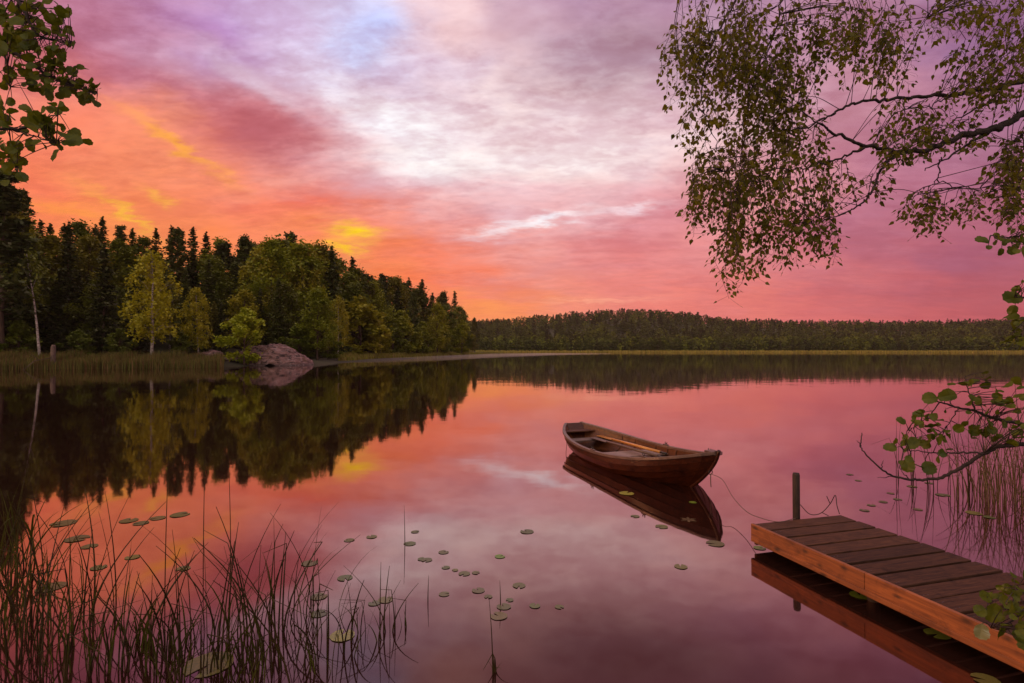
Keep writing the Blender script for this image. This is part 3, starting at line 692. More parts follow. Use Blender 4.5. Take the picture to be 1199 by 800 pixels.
# ------------------------------------------------------------------ rocks and stump on the left shore
def rock(name, loc, dim, seed, rz, label, prof):
    """a slab: dim = width, depth, height; prof = height profile along its width"""
    nx, ny = 90, 44; px_, py_ = zip(*prof); v = []
    for j in range(ny + 1):
        w = j / ny * 2 - 1
        for i in range(nx + 1):
            u = i / nx * 2 - 1; e = max(0, 1 - abs(w + .25 * mnoise.noise(Vector((u * 2, seed, 0)))) ** 2.2) ** .55
            z = dim[2] * float(np.interp(u, px_, py_)) * e
            q = Vector((u * dim[0] / 2, w * dim[1] / 2, z))
            n = mnoise.fractal(q * .55 + Vector((seed, 0, 0)), 1, 2.1, 6)
            dip = q.z * 1.5 + q.x * .55 + mnoise.noise(q * .6 + Vector((0, seed, 0))) * .7
            led = (dip * 1.25) % 1.0; crack = -.20 * max(0, 1 - abs(led - .5) * 9)
            out = Vector((u * .4, w, .5)).normalized()
            q += out * ((n * .22 + crack + .14 * (led - .5)) * min(1, z / dim[2] * 3 + .15)); v.append(q)
    f = [(j * (nx + 1) + i, j * (nx + 1) + i + 1, (j + 1) * (nx + 1) + i + 1, (j + 1) * (nx + 1) + i) for j in range(ny) for i in range(nx)]
    o = mk(name, v, f, MAT['rock'], None, True); o.location = loc; o.rotation_euler = (0, 0, rz); tag(o, label, 'rock'); return o
rock('granite_rock', (*W(322, 427.5)[:2], -.35), (8.6, 7.0, 2.85), 3.1, -.1, 'large pink granite rock sloping into the lake beside the green shrub', [(-1, .0), (-.9, .55), (-.6, .93), (-.25, 1), (.15, .99), (.45, .80), (.75, .42), (.95, .06), (1, 0)])
rock('granite_rock', (*P(246, 410, 66)[:2], .5), (3.6, 2.6, 1.35), 8.4, .3, 'low reddish rock on the bank left of the large pink granite rock', [(-1, 0), (-.7, .8), (0, 1), (.6, .8), (1, 0)])
rock('granite_rock', (*P(262, 414, 64)[:2], .2), (1.8, 1.4, .8), 5.2, .9, 'small reddish rock between the low bank rock and the green shrub', [(-1, 0), (-.5, 1), (.4, .8), (1, 0)])
def stump():
    p = P(62, 418, 53); root = empty('tree_stump', (p.x, p.y, -.1)); b = MB()
    b.tube([(0, 0, 0), (.02, 0, .9), (.03, 0, 2.2), (.06, 0, 2.42)], [.26, .22, .20, .13], 9)
    b.build('trunk', MAT['stump'], root, True); b = MB()
    b.tube([(-.05, -.1, 1.2), (-.4, -1.6, .9), (-.8, -2.6, -.1)], [.04, .03, .02], 6); b.tube([(-.3, -1.2, 1.0), (-.5, -1.8, 1.5)], [.035, .015], 5)
    b.build('dead_branch', MAT['stump'], root, True)
    tag(root, 'bleached tree stump with a dead branch standing in the reeds', 'stump')
stump()

# ------------------------------------------------------------------ rowing boat
BL = 4.22
BS, BB = Vector((1.24, 11.16)), Vector((2.655, 7.18))
def b_half(t): return float(np.interp(t, [0, .05, .1, .2, .3, .4, .5, .6, .7, .8, .87, .93, .97, 1], [.17, .32, .43, .565, .645, .685, .70, .69, .655, .57, .46, .305, .16, .015]))
def sheer(t): return float(np.interp(t, np.linspace(0, 1, 11), [.415, .345, .30, .27, .257, .258, .275, .31, .365, .445, .56]))
def keel(t): return float(np.interp(t, [0, .08, .18, .35, .6, .8, .92, 1], [.06, -.03, -.10, -.15, -.16, -.15, -.10, -.06]))
def smooth1(f, t, w=.05): return (f(max(0, t - w)) + 2 * f(t) + f(min(1, t + w))) / 4 if w < t < 1 - w else f(t)
def hull_pt(t, s, off=0.0, side=1):
    b = max(smooth1(b_half, t) - off, .004); g = smooth1(sheer, t); k = keel(t) + (off if off > 0 else 0)
    pw = 2.3 if t < .6 else 2.3 - 1.1 * ((t - .6) / .4); qz = 1.55 if t < .6 else 1.55 - .5 * ((t - .6) / .4)
    y = b * (1 - (1 - s) ** pw); z = k + (g - k) * s ** qz
    ss = (z - k) / max(g - k, .01)
    al = t * BL * (1 - (1 - ss) ** 1.5 * .15 * max(0, (t - .35) / .65) ** 1.5) + (1 - t) ** 4 * (1 - ss) * .28
    return Vector((al, side * y, z))
def make_boat():
    d = (BB - BS); ang = math.atan2(d.y, d.x)
    root = empty('rowing_boat', (BS.x, BS.y, 0), ang)
    tag(root, 'empty brown clinker rowing boat floating on the still lake', 'boat')
    ts = [i / 36 for i in range(37)]; NS = 6; b = MB()
    for side in (1, -1):
        rowsv = []
        for j in range(NS):
            for e in (0, 1):
                s = (j + e) / NS; rowsv.append([hull_pt(t, s, 0, side) + Vector((0, side * (.020 * (1 - e)) * min(1, 8 * (1 - t)) * (1 if j else 0), 0)) for t in ts])
        v = [p for r in rowsv for p in r]; n = len(ts); f = []
        for r in range(len(rowsv) - 1):
            for i in range(n - 1):
                q = (r * n + i, r * n + i + 1, (r + 1) * n + i + 1, (r + 1) * n + i); f.append(q if side < 0 else q[::-1])
        b.add(v, f, 0)
        v = [hull_pt(min(t, .985), j / 10, .022, side) for j in range(11) for t in ts]; f = []
        for r in range(10):
            for i in range(n - 1):
                q = (r * n + i, r * n + i + 1, (r + 1) * n + i + 1, (r + 1) * n + i); f.append(q if side > 0 else q[::-1])
        b.add(v, f, 1)
    b.build('hull', [MAT['hull'], MAT['inside']], root, False)
    b = MB()                                               # transom plate
    pr = [hull_pt(0, s / 8, 0, 1) for s in range(9)]; pl = [Vector((p.x, -p.y, p.z)) for p in pr[::-1]]
    out = pr + pl; n = len(out)
    b.add([p + Vector((-.018, 0, .01)) for p in out] + [p + Vector((.03, 0, .01)) for p in out], [tuple(range(n)), tuple(range(2 * n - 1, n - 1, -1))] + [(i, i + n, (i + 1) % n + n, (i + 1) % n) for i in range(n)])
    b.build('transom', MAT['hull'], root)
    for side in (1, -1):                                   # rails
        b = MB(); v = []; f = []
        for t in ts:
            p = hull_pt(t, 1, 0, side); w = .03
            o_, i_ = p.y + side * .028, p.y - side * min(.034, abs(p.y) - .001)
            v += [(p.x, o_, p.z - .022), (p.x, o_, p.z + .02), (p.x, i_, p.z + .02), (p.x, i_, p.z - .022)]
        for i in range(len(ts) - 1):
            for k in range(4):
                q = (i * 4 + k, i * 4 + (k + 1) % 4, (i + 1) * 4 + (k + 1) % 4, (i + 1) * 4 + k); f.append(q if side > 0 else q[::-1])
        f += [(0, 1, 2, 3), tuple(len(v) - 4 + k for k in range(4))]
        b.add(v, f); o = b.build('gunwale', MAT['rail'], root); bevel(o, .006)
    b = MB()                                               # stem post and keel strip
    st = [hull_pt(1, s / 10, 0, 1) for s in range(11)]
    path = [Vector((p.x + .012, 0, p.z)) for p in st] + [Vector((st[-1].x + .03, 0, st[-1].z + .035))]
    b.tube(path, [.024] * len(path), 6); b.build('stem', MAT['hull'], root, True)
    b = MB(); b.tube([Vector((hull_pt(t, 0).x, 0, hull_pt(t, 0).z - .01)) for t in ts], .02, 6); b.build('keel', MAT['hull'], root, True)
    b = MB(); b.box((BL - .10, 0, sheer(1) + .0), (.16, .14, .03)); o = b.build('breasthook', MAT['rail'], root); bevel(o, .01)
    def beam_at(t, z):
        best = None
        for a in range(0, 21):                              # the station whose skin passes x = t*BL at this height
            tt = min(1, t + a * .008)
            q = min((hull_pt(tt, s / 50, .03) for s in range(51)), key=lambda p: abs(p.z - z))
            if best is None or abs(q.x - t * BL) < best[0]: best = (abs(q.x - t * BL), q.y)
        return best[1]
    for t0, t1, z, nm in ((.012, .075, .31, 'stern_seat'), (.10, .165, .19, 'thwart'), (.425, .53, .165, 'thwart'), (.72, .78, .22, 'thwart')):
        b = MB(); a0, a1 = beam_at(t0, z) + .004, beam_at(t1, z) + .004; x0, x1 = t0 * BL, t1 * BL; v = []
        for zz in (z - .028, z): v += [(x0, -a0, zz), (x0, a0, zz), (x1, a1, zz), (x1, -a1, zz)]
        b.add(v, [(3, 2, 1, 0), (4, 5, 6, 7), (0, 1, 5, 4), (1, 2, 6, 5), (2, 3, 7, 6), (3, 0, 4, 7)])
        o = b.build(nm, MAT['thwart'] if nm != 'stern_seat' else MAT['inside'], root); bevel(o, .006)
    b = MB(); z = -.075                                     # floor boards
    fl = [i / 10 for i in range(2, 9)]
    for k in range(-3, 4):
        v = []
        for t in fl:
            w = max(beam_at(t, z) * .92, .05) / 3.5
            for zz in (z, z + .018): v += [(t * BL, (k - .46) * w, zz), (t * BL, (k + .46) * w, zz)]
        f = []
        for i in range(len(fl) - 1):
            a, c = i * 4, (i + 1) * 4; f += [(a + 2, c + 2, c + 3, a + 3), (a, a + 1, c + 1, c), (a, c, c + 2, a + 2), (a + 1, a + 3, c + 3, c + 1)]
        b.add(v, f)
    b.build('floor_boards', MAT['inside'], root)
    for t in (.22, .30, .44, .52, .58, .74, .80):
        b = MB(); pts = [hull_pt(t, s / 14, .03, -1) for s in range(14, -1, -1)] + [hull_pt(t, s / 14, .03, 1) for s in range(1, 15)]
        b.tube(pts, .014, 5); b.build('rib', MAT['inside'], root, True)
    for t in (.50, .80):
        for side in (1, -1):
            p = hull_pt(t, 1, 0, side); b = MB(); b.box((p.x, p.y - side * .005, p.z + .028), (.11, .045, .02)); 
            blk = b.build('oarlock_block', MAT['rail'], root); bevel(blk, .006); b = MB()
            b.tube([(p.x - .024, p.y, p.z + .075), (p.x - .026, p.y, p.z + .055), (p.x, p.y, p.z + .04), (p.x + .026, p.y, p.z + .055), (p.x + .024, p.y, p.z + .075)], .007, 6)
            b.build('oarlock', MAT['iron'], blk, True)
    b = MB(); p = hull_pt(1, .62, 0, 1); b.tube([(p.x + .02, .03 * math.cos(a), p.z + .03 * math.sin(a) - .03) for a in np.linspace(0, 6.283, 12)], .006, 5); b.build('bow_ring', MAT['iron'], root, True)
    return root, ang
BOAT, BANG = make_boat()
def BW(x, y, z):
    return Vector((BS.x + x * math.cos(BANG) - y * math.sin(BANG), BS.y + x * math.sin(BANG) + y * math.cos(BANG), z))
def make_oar(a, c, blade_at_start, label, mtl):
    a, c = Vector(a), Vector(c); root = empty('oar', a); d = c - a; L_ = d.length; u = d / L_
    side = u.cross(Vector((0, 0, 1))).normalized(); up = side.cross(u)
    b = MB(); b.tube([u * (.5 if blade_at_start else 0), u * L_ * .5, u * (L_ - .16)], [.019, .023, .023], 8); b.build('shaft', mtl, root, True)
    b = MB(); b.box(u * .27, (.56, .11, .016), (u, side, up)); o = b.build('blade', mtl, root); bevel(o, .006)
    b = MB(); b.tube([u * (L_ - .17), u * L_], [.017, .019], 8); b.build('grip', MAT['iron'], root, True)
    tag(root, label, 'oar', 'oars lying in the rowing boat'); return root
# which side of the boat is far from the camera: +y local or -y
FAR = 1 if (BW(2, .5, 0).y > BW(2, -.5, 0).y) else -1
make_oar(BW(.45, FAR * .33, .215), BW(2.72, FAR * .27, .27), True, 'long orange varnished oar lying along the far side of the boat', MAT['oar'])
make_oar(BW(.62, FAR * .10, .212), BW(2.84, FAR * .15, .235), True, 'shorter-looking dull oar across the middle thwart of the boat', MAT['rail'])

# ------------------------------------------------------------------ jetty
DE, DU, DV = Vector((2.27, 5.30, 0)), Vector((.276, -.961, 0)).normalized(), None
DV = Vector((-DU.y, DU.x, 0)); DW_, DT = 1.07, .245
def make_dock():
    # local axes: +Y runs from the outer end to the bank, +X across to the right
    root = empty('wooden_jetty', DE, math.atan2(DU.y, DU.x) - math.pi / 2)
    s = 1 if (DU.x * DV.y - DU.y * DV.x) < 0 else -1       # local X sign of DV
    tag(root, 'low wooden jetty with dark planks and an orange side board', 'jetty')
    LN = 4.7
    def place(b, x, y, z, dx, dy, dz, jit=0): b.box((s * x, y, z), (dx, dy, dz), None, 0, jit)
    y = .005; k = 0
    while y < LN - .2:
        w = random.uniform(.178, .19); b = MB(); place(b, .035 + (DW_ - .045) / 2 + random.uniform(-.004, .006), y + w / 2, DT - .021 + random.uniform(-.003, .002), DW_ - .045, w, .03, .0025)
        
        for nx in (.07, .10, DW_ - .09, DW_ - .06):
            for ny in (.045, w - .045):
                cx, cy, cz = s * (nx + random.uniform(-.008, .008)), y + ny + random.uniform(-.006, .006), DT - .0035
                b.add([(cx + .0055 * math.cos(a), cy + .0055 * math.sin(a), cz) for a in np.linspace(0, 5.24, 6)], [(0, 1, 2, 3, 4, 5)], 1)
        o = b.build('plank', [MAT['deck'], MAT['iron']], root); bevel(o, .004); y += w + random.uniform(.020, .030); k += 1
    for y0, y1 in ((0, 1.215), (1.219, LN)):
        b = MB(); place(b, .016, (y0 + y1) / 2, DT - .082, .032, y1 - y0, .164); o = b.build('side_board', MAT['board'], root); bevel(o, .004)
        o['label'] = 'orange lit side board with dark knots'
    b = MB(); place(b, .004, LN / 2, DT - .142, .03, LN - .02, .042); o = b.build('batten', MAT['board'], root); bevel(o, .006)
    b = MB(); place(b, DW_ - .016, LN / 2, DT - .135, .032, LN, .19); o = b.build('side_board', MAT['deck'], root); bevel(o, .004)
    b = MB(); place(b, DW_ / 2, .018, DT - .12, DW_ - .07, .03, .16); o = b.build('end_board', MAT['deck'], root); bevel(o, .004)
    for yy in (1.1, 2.4, 3.7):
        b = MB(); place(b, DW_ / 2, yy, DT - .10, DW_ - .07, .08, .12); b.build('crossbeam', MAT['deck'], root)
    for xx, yy, top, r in ((.58, -.055, .675, .034), (.15, 1.16, DT - .05, .045), (DW_ - .15, 1.16, DT - .05, .045), (.15, 2.46, DT - .05, .045), (DW_ - .15, 2.46, DT - .05, .045)):
        b = MB(); b.tube([(s * xx, yy, -1.3), (s * xx, yy, top - .02), (s * xx, yy, top)], [r, r, r * .85], 10); b.build('post', MAT['post'], root, True)
make_dock()
def DP(a, c, z): return DE + DU * a + DV * c + Vector((0, 0, z))
if (DP(0, 1, 0) - DP(0, 0, 0)).x < 0: DV = -DV

# ropes
def rope(name, pts, r, label, cat='rope'):
    b = MB(); b.tube(smooth_path(pts, 8), r, 6); tag(b.build(name, MAT['rope'], None, True), label, cat)
ring = BW(hull_pt(1, .62).x + .03, 0, hull_pt(1, .62).z - .05)
rope('mooring_rope', [ring, P(846, 562, 6.9), P(858, 582, 6.5), P(874, 599, 6.0), P(892, 607, 5.55), DP(.05, .28, DT + .005), DP(.02, .5, DT + .012)], .0036, 'thin slack rope from the bow of the boat to the jetty')
rope('rope_end', [ring + Vector((-.005, 0, 0)), ring + Vector((-.01, -.01, -.1)), ring + Vector((-.005, -.01, -.17))], .006, 'short loose rope end hanging from the bow ring of the boat')
st = BW(-.03, -FAR * .12, .40)
rope('stern_rope', [st, st + Vector((-.035, 0, -.18)), st + Vector((-.02, -.02, -.42)), st + Vector((0, 0, -.7))], .005, 'thin rope hanging from the stern of the boat into the water')
b = MB()
for q in ([P(936, 590, 5.6), P(948, 602, 5.62), P(961, 601, 5.6), P(972, 590, 5.55), P(978, 580, 5.5), P(980, 592, 5.5), P(983, 602, 5.48)], [P(962, 600, 5.6), P(970, 604, 5.5)], [P(972, 590, 5.55), P(968, 581, 5.55)]):
    b.tube(smooth_path(q, 5), .004, 5)
tag(b.build('dry_twig', MAT['twig'], None, True), 'thin dry twig bent over the far corner of the jetty', 'twig')

# ------------------------------------------------------------------ lily pads
PADS = [  # px, py, width px, zone, tint
 *[(x, y, w, 'open water', t) for x, y, w, t in ((486,623,13,0),(480,637,19,0),(519,647,16,0),(500,656,17,0),(522,665,13,0),(533,668,10,1),(544,672,18,0),(557,671,12,0),(617,623,21,0),(520,696,17,1),(560,692,20,0),(572,699,13,0),
   (608,686,20,1),(626,710,17,1),(655,711,14,0),(590,711,22,0),(584,722,27,1),(597,703,12,0),(494,655,14,0),(744,605,14,0),(797,664,20,1),(585,652,16,3))],
 *[(x, y, w, 'reeds', t) for x, y, w, t in ((409,633,14,0),(435,629,14,0),(404,677,20,0),(362,660,22,0),(373,699,22,0),(373,719,22,0),(400,745,33,2),(451,703,20,1),(438,707,16,0),(246,778,62,1),(150,610,30,0),(210,603,32,0),
   (165,613,26,0),(75,613,40,0),(90,631,38,0),(155,653,24,1),(115,665,26,0),(215,666,24,1),(60,688,34,0),(105,640,26,0),(185,607,26,0))],
 *[(x, y, w, 'boat', t) for x, y, w, t in ((733,578,20,2),(811,588.5,10,3),(775,617,17,1),(838,637,24,0))],
 *[(x, y, w, 'jetty', t) for x, y, w, t in ((889,642,16,3),(1007,698,26,3),(1098,743,30,3),(1155,797,32,1))],
 *[(x, y, w, 'far right', t) for x, y, w, t in ((1005,563,10,0),(1012,598,14,0),(1034,588,13,0),(1020,592,12,0),(1043,578,11,0),(1051,585,12,0),(1068,570,14,0),(1075,597,13,0),(1104,580,20,0),(1140,601,22,1),(1158,606,16,0),(1088,566,12,0),(995,556,10,0))]]
PT = [(.62, .62, .6), (.8, .75, .6), (1.5, 1.4, .65), (.9, 1.35, .5)]
def pad_mesh(seed):
    g = random.Random(seed); v = [(0, 0, .002)]; f = []; n = 26; notch = .22
    for ring in (.55, 1.0):
        for i in range(n):
            a = notch + (2 * math.pi - 2 * notch) * i / (n - 1); r = ring * (1 + g.uniform(-.03, .03)) * (.88 + .12 * abs(math.cos(a / 2 + .3)))
            v.append((math.cos(a) * r, math.sin(a) * r, .003 + (.05 * max(0, math.sin(a * 2 + seed)) if ring == 1 else .004)))
    for i in range(n - 1): f += [(0, 1 + i, 2 + i), (1 + i, 1 + n + i, 2 + n + i, 2 + i)]
    me = bpy.data.meshes.new('lily_pad'); me.from_pydata(v, [], f); me.materials.append(MAT['pad'])
    for p in me.polygons: p.use_smooth = True
    return me
PM = [pad_mesh(i) for i in range(5)]
zc = {}
ZT = {'open water': 'on the open water between the reeds and the jetty', 'reeds': 'among the foreground reeds', 'boat': 'beside the boat', 'jetty': 'along the side of the jetty', 'far right': 'on the water between the jetty and the right-hand reeds'}
ZL = {'open water': 'on open water left of the jetty', 'reeds': 'among the foreground reeds', 'boat': 'beside the boat', 'jetty': 'under the jetty side board', 'far right': 'behind the jetty'}
TW = ['dull', 'olive', 'yellowish', 'bright green']
for px, py, w, zone, tn in sorted(PADS, key=lambda p: p[0]):
    p = W(px, py); o = bpy.data.objects.new('lily_pad', PM[random.randrange(5)]); r = w * p.y / FPX / 2 * (.68 if zone == 'reeds' and py < 670 and px < 250 else .78 if zone in ('open water', 'far right') else .9)
    o.location = (p.x, p.y, .004); o.scale = (r, r, min(r, .12) * .5); o.rotation_euler = (0, 0, random.uniform(0, 6.28)); o.color = (*[c * random.uniform(.85, 1.15) for c in PT[tn]], 1)
    link(o); zc[zone] = zc.get(zone, 0) + 1
    tag(o, f'{TW[tn].split()[0]} lily pad {ZL[zone]}, {ordinal(zc[zone])} of those from the left', 'lily pad', f'lily pads {ZT[zone]}')
p = W(806, 609); b = MB()
for k in range(6):
    a = k * math.pi / 3 + .3; c, s_ = math.cos(a), math.sin(a)
    b.add([(0, 0, .004), (.05 * c - .022 * s_, .05 * s_ + .022 * c, .006), (.10 * c, .10 * s_, .005), (.05 * c + .022 * s_, .05 * s_ - .022 * c, .006)], [(0, 3, 2, 1)])
o = b.build('floating_leaf', MAT['straw']); o.location = (p.x, p.y, 0); tag(o, 'small brown star-shaped leaf rosette floating below the bow', 'leaf')

# ------------------------------------------------------------------ reeds near the camera
def stalk(b, g, base, H, lean, az, r, kink=False, m=0):
    d = Vector((math.cos(az), math.sin(az), 0)); pts = []
    n = 9; kk = g.uniform(.5, .8)
    for i in range(n):
        q = i / (n - 1); pts.append(Vector(base) + d * (lean * H * q ** 1.8) + Vector((0, 0, H * (q - .12 * lean * q * q))))
    pts = [Vector(base) - Vector((0, 0, .25))] + pts
    if kink:
        j = int(kk * n); a = az + g.uniform(-1.2, 1.2) + (math.pi if g.random() < .3 else 0); o = pts[j]
        ln = (1 - kk) * H; e = Vector((math.cos(a), math.sin(a), 0)); dz = g.uniform(-.9, .35)
        pts = pts[:j + 1] + [o + e * ln * .5 + Vector((0, 0, dz * ln * .5)), o + e * ln + Vector((0, 0, dz * ln))]
    k = len(pts); b.tube(pts, [r * (1 - .75 * (i / (k - 1)) ** 1.5) for i in range(k)], 5, m)
def blade(b, g, base, H, lean, az, w, m=1):
    d = Vector((math.cos(az), math.sin(az), 0)); pts = []
    for i in range(10):
        q = i / 9; pts.append(Vector(base) + d * (lean * H * q ** 1.6) + Vector((0, 0, H * (q - .75 * lean * q ** 3 * .8))))
    b.ribbon(pts, w, Vector((-d.y, d.x, 0)).lerp(Vector((1, 0, 0)), .5).normalized(), m)
RC = [0]
def reed_clump(px, py, n, nb, Hr, spread, label, cat='reeds', group='reed clumps in the foreground', mats=None, leanmax=.5, rr=(.0028, .0072), name='reed_clump', bw=(.006, .013)):
    RC[0] += 1; g = random.Random(RC[0] * 13 + 5); c = W(px, py); b = MB()
    for i in range(round(n * .88)):
        base = (g.gauss(0, spread), g.gauss(0, spread * .8), 0)
        stalk(b, g, base, g.uniform(*Hr), g.uniform(0, leanmax) if g.random() < .6 else g.uniform(leanmax * .6, leanmax * 1.9), g.uniform(0, 6.28), g.uniform(*rr), g.random() < .42)
    for i in range(nb):
        base = (g.gauss(0, spread), g.gauss(0, spread * .8), -.03)
        blade(b, g, base, g.uniform(Hr[0] * .6, Hr[1] * .95), g.uniform(.15, .8), g.uniform(0, 6.28), g.uniform(*bw))
    o = b.build(name, mats or [MAT['reed'], MAT['sedge']]); o.location = (c.x, c.y, 0); tag(o, label, cat, group); return o
CL = [ # px, base py, stalks, blades, height range, spread
 (8, 742, 13, 22, (.6, 1.2), .16), (52, 770, 17, 16, (.5, 1.0), .17), (98, 790, 12, 16, (.5, .9), .15), (48, 700, 10, 16, (.5, .95), .2), (110, 730, 6, 9, (.45, .85), .14), (150, 775, 9, 12, (.4, .85), .12),
 (166, 752, 5, 24, (.25, .5), .05), (192, 792, 6, 9, (.5, .95), .07), (216, 752, 4, 16, (.25, .5), .06), (238, 792, 9, 12, (.45, .9), .13), (286, 740, 14, 9, (.5, 1.0), .15), (300, 790, 16, 18, (.4, .85), .15),
 (330, 750, 14, 8, (.5, .95), .13), (352, 715, 8, 4, (.45, .8), .11), (268, 775, 9, 14, (.35, .75), .12), (372, 775, 7, 8, (.3, .6), .10), (415, 748, 7, 6, (.3, .5), .09), (440, 750, 7, 3, (.25, .48), .08), (462, 735, 5, 3, (.25, .45), .06)]
for i, c in enumerate(sorted(CL, key=lambda c: c[0])):
    reed_clump(*c, label=f'clump of thin dark reeds at the lower left, {ordinal(i + 1)} reed clump from the left edge')
def single(px, top, bot, lean, label):
    b = MB(); c = W(px, bot); g = random.Random(px); H = (bot - top) / FPX * c.y
    stalk(b, g, (0, 0, 0), H, abs(lean), 0 if lean > 0 else math.pi, .0042); o = b.build('reed_stalk', MAT['reed']); o.location = c; tag(o, label, 'reed', 'single reed stalks')
single(474, 592, 638, -.02, 'lone reed stalk beside the two lily pads left of the boat')
single(501, 674, 704, .03, 'short lone reed stalk between the reed clumps and the lily pads')
single(586, 680, 708, -.03, 'short lone reed stalk standing in the lily pad cluster')
single(238, 500, 655, .01, 'tallest straight reed stalk rising above the foreground reeds')
single(270, 512, 668, -.03, 'tall straight reed stalk right of the tallest foreground reed')
single(193, 505, 700, .02, 'tall thin reed stalk left of the tallest foreground reed')
reed_clump(579, 786, 2, 7, (.10, .22), .012, 'little tuft of reed sprouting alone near the bottom edge', name='reed_tuft')
single(577, 700, 790, -.05, 'lone reed stalk rising from the little tuft near the bottom edge')
# sedge arching in from the left edge
reed_clump(4, 668, 4, 36, (.7, 1.15), .14, 'arching green sedge tuft at the left edge above the dark reeds', cat='sedge', group='sedge tufts', name='sedge_tuft', bw=(.010, .020))
# reeds on the right
RR = [(1092, 572, 9, 0, (.5, 1.0), .16), (1112, 578, 10, 0, (.6, 1.1), .16), (1140, 574, 12, 2, (.7, 1.25), .18), (1168, 588, 34, 8, (.7, 1.25), .22), (1192, 590, 38, 10, (.8, 1.3), .24), (1218, 586, 30, 8, (.8, 1.3), .25), (1050, 560, 3, 0, (.7, .95), .05), (1066, 563, 3, 0, (.5, .8), .06), (1188, 560, 18, 4, (.8, 1.3), .3)]
for i, c in enumerate(sorted(RR, key=lambda c: c[0])):
    reed_clump(*c, label=f'clump of brown reeds behind the alder branch at right, {ordinal(i + 1)} there from the left', group='brown reed clumps at the right', mats=[MAT['straw'] if c[2] > 15 else MAT['reed'], MAT['straw']], leanmax=.3, rr=(.003, .0065))

# ------------------------------------------------------------------ leafy trees near the camera
def leaf_shape(kind):
    if kind == 'birch': out = [(0, 0), (.32, .30), (.40, .22), (.30, .62), (0, 1.0)]; out = [(0, 0), (.36, .26), (.30, .52), (.13, .80), (0, 1.05)]
    else: out = [(0, 0), (.22, .08), (.33, .17), (.40, .30), (.38, .36), (.45, .50), (.41, .57), (.42, .70), (.33, .76), (.29, .89), (.15, .91), (0, .97)]
    v = [(0, y, 0) for x, y in out]; v += [(x, y, .10 * x) for x, y in out[1:-1]] + [(-x, y, .10 * x) for x, y in out[1:-1]]
    n = len(out); k = n - 2; f = []
    for sgn in (0, 1):
        o = n + sgn * k
        f.append((0, o, 1) if sgn == 0 else (0, 1, o))
        for i in range(k - 1): f.append((i + 1, o + i, o + i + 1, i + 2) if sgn == 0 else (i + 1, i + 2, o + i + 1, o + i))
        f.append((k, o + k - 1, k + 1) if sgn == 0 else (k, k + 1, o + k - 1))
    return v, f
SH = {k: leaf_shape(k) for k in ('birch', 'alder')}
def add_leaf(b, kind, p, d, nrm, s, m=0):
    v, f = SH[kind]; d = d.normalized(); x = d.cross(nrm); x = x.normalized() if x.length > 1e-5 else d.orthogonal().normalized(); n = x.cross(d)
    cur = random.uniform(-.40, .15); tws = random.uniform(-.35, .35); wv = random.uniform(0, 6.28); sx_ = random.uniform(.78, 1.1)
    b.add([p + x * (q[0] * sx_ * s) + d * (q[1] * s) + n * ((q[2] * (1 if kind == 'birch' else 2.6) + cur * q[1] ** 2 + tws * q[0] * q[1] + .05 * math.sin(9 * q[1] + wv) * abs(q[0]) * 2) * s) for q in v], f, m)
def rvec(): return Vector((random.gauss(0, 1), random.gauss(0, 1), random.gauss(0, 1)))
def nearest(pt, samples): return min(samples, key=lambda q: (q[0] - pt).length)

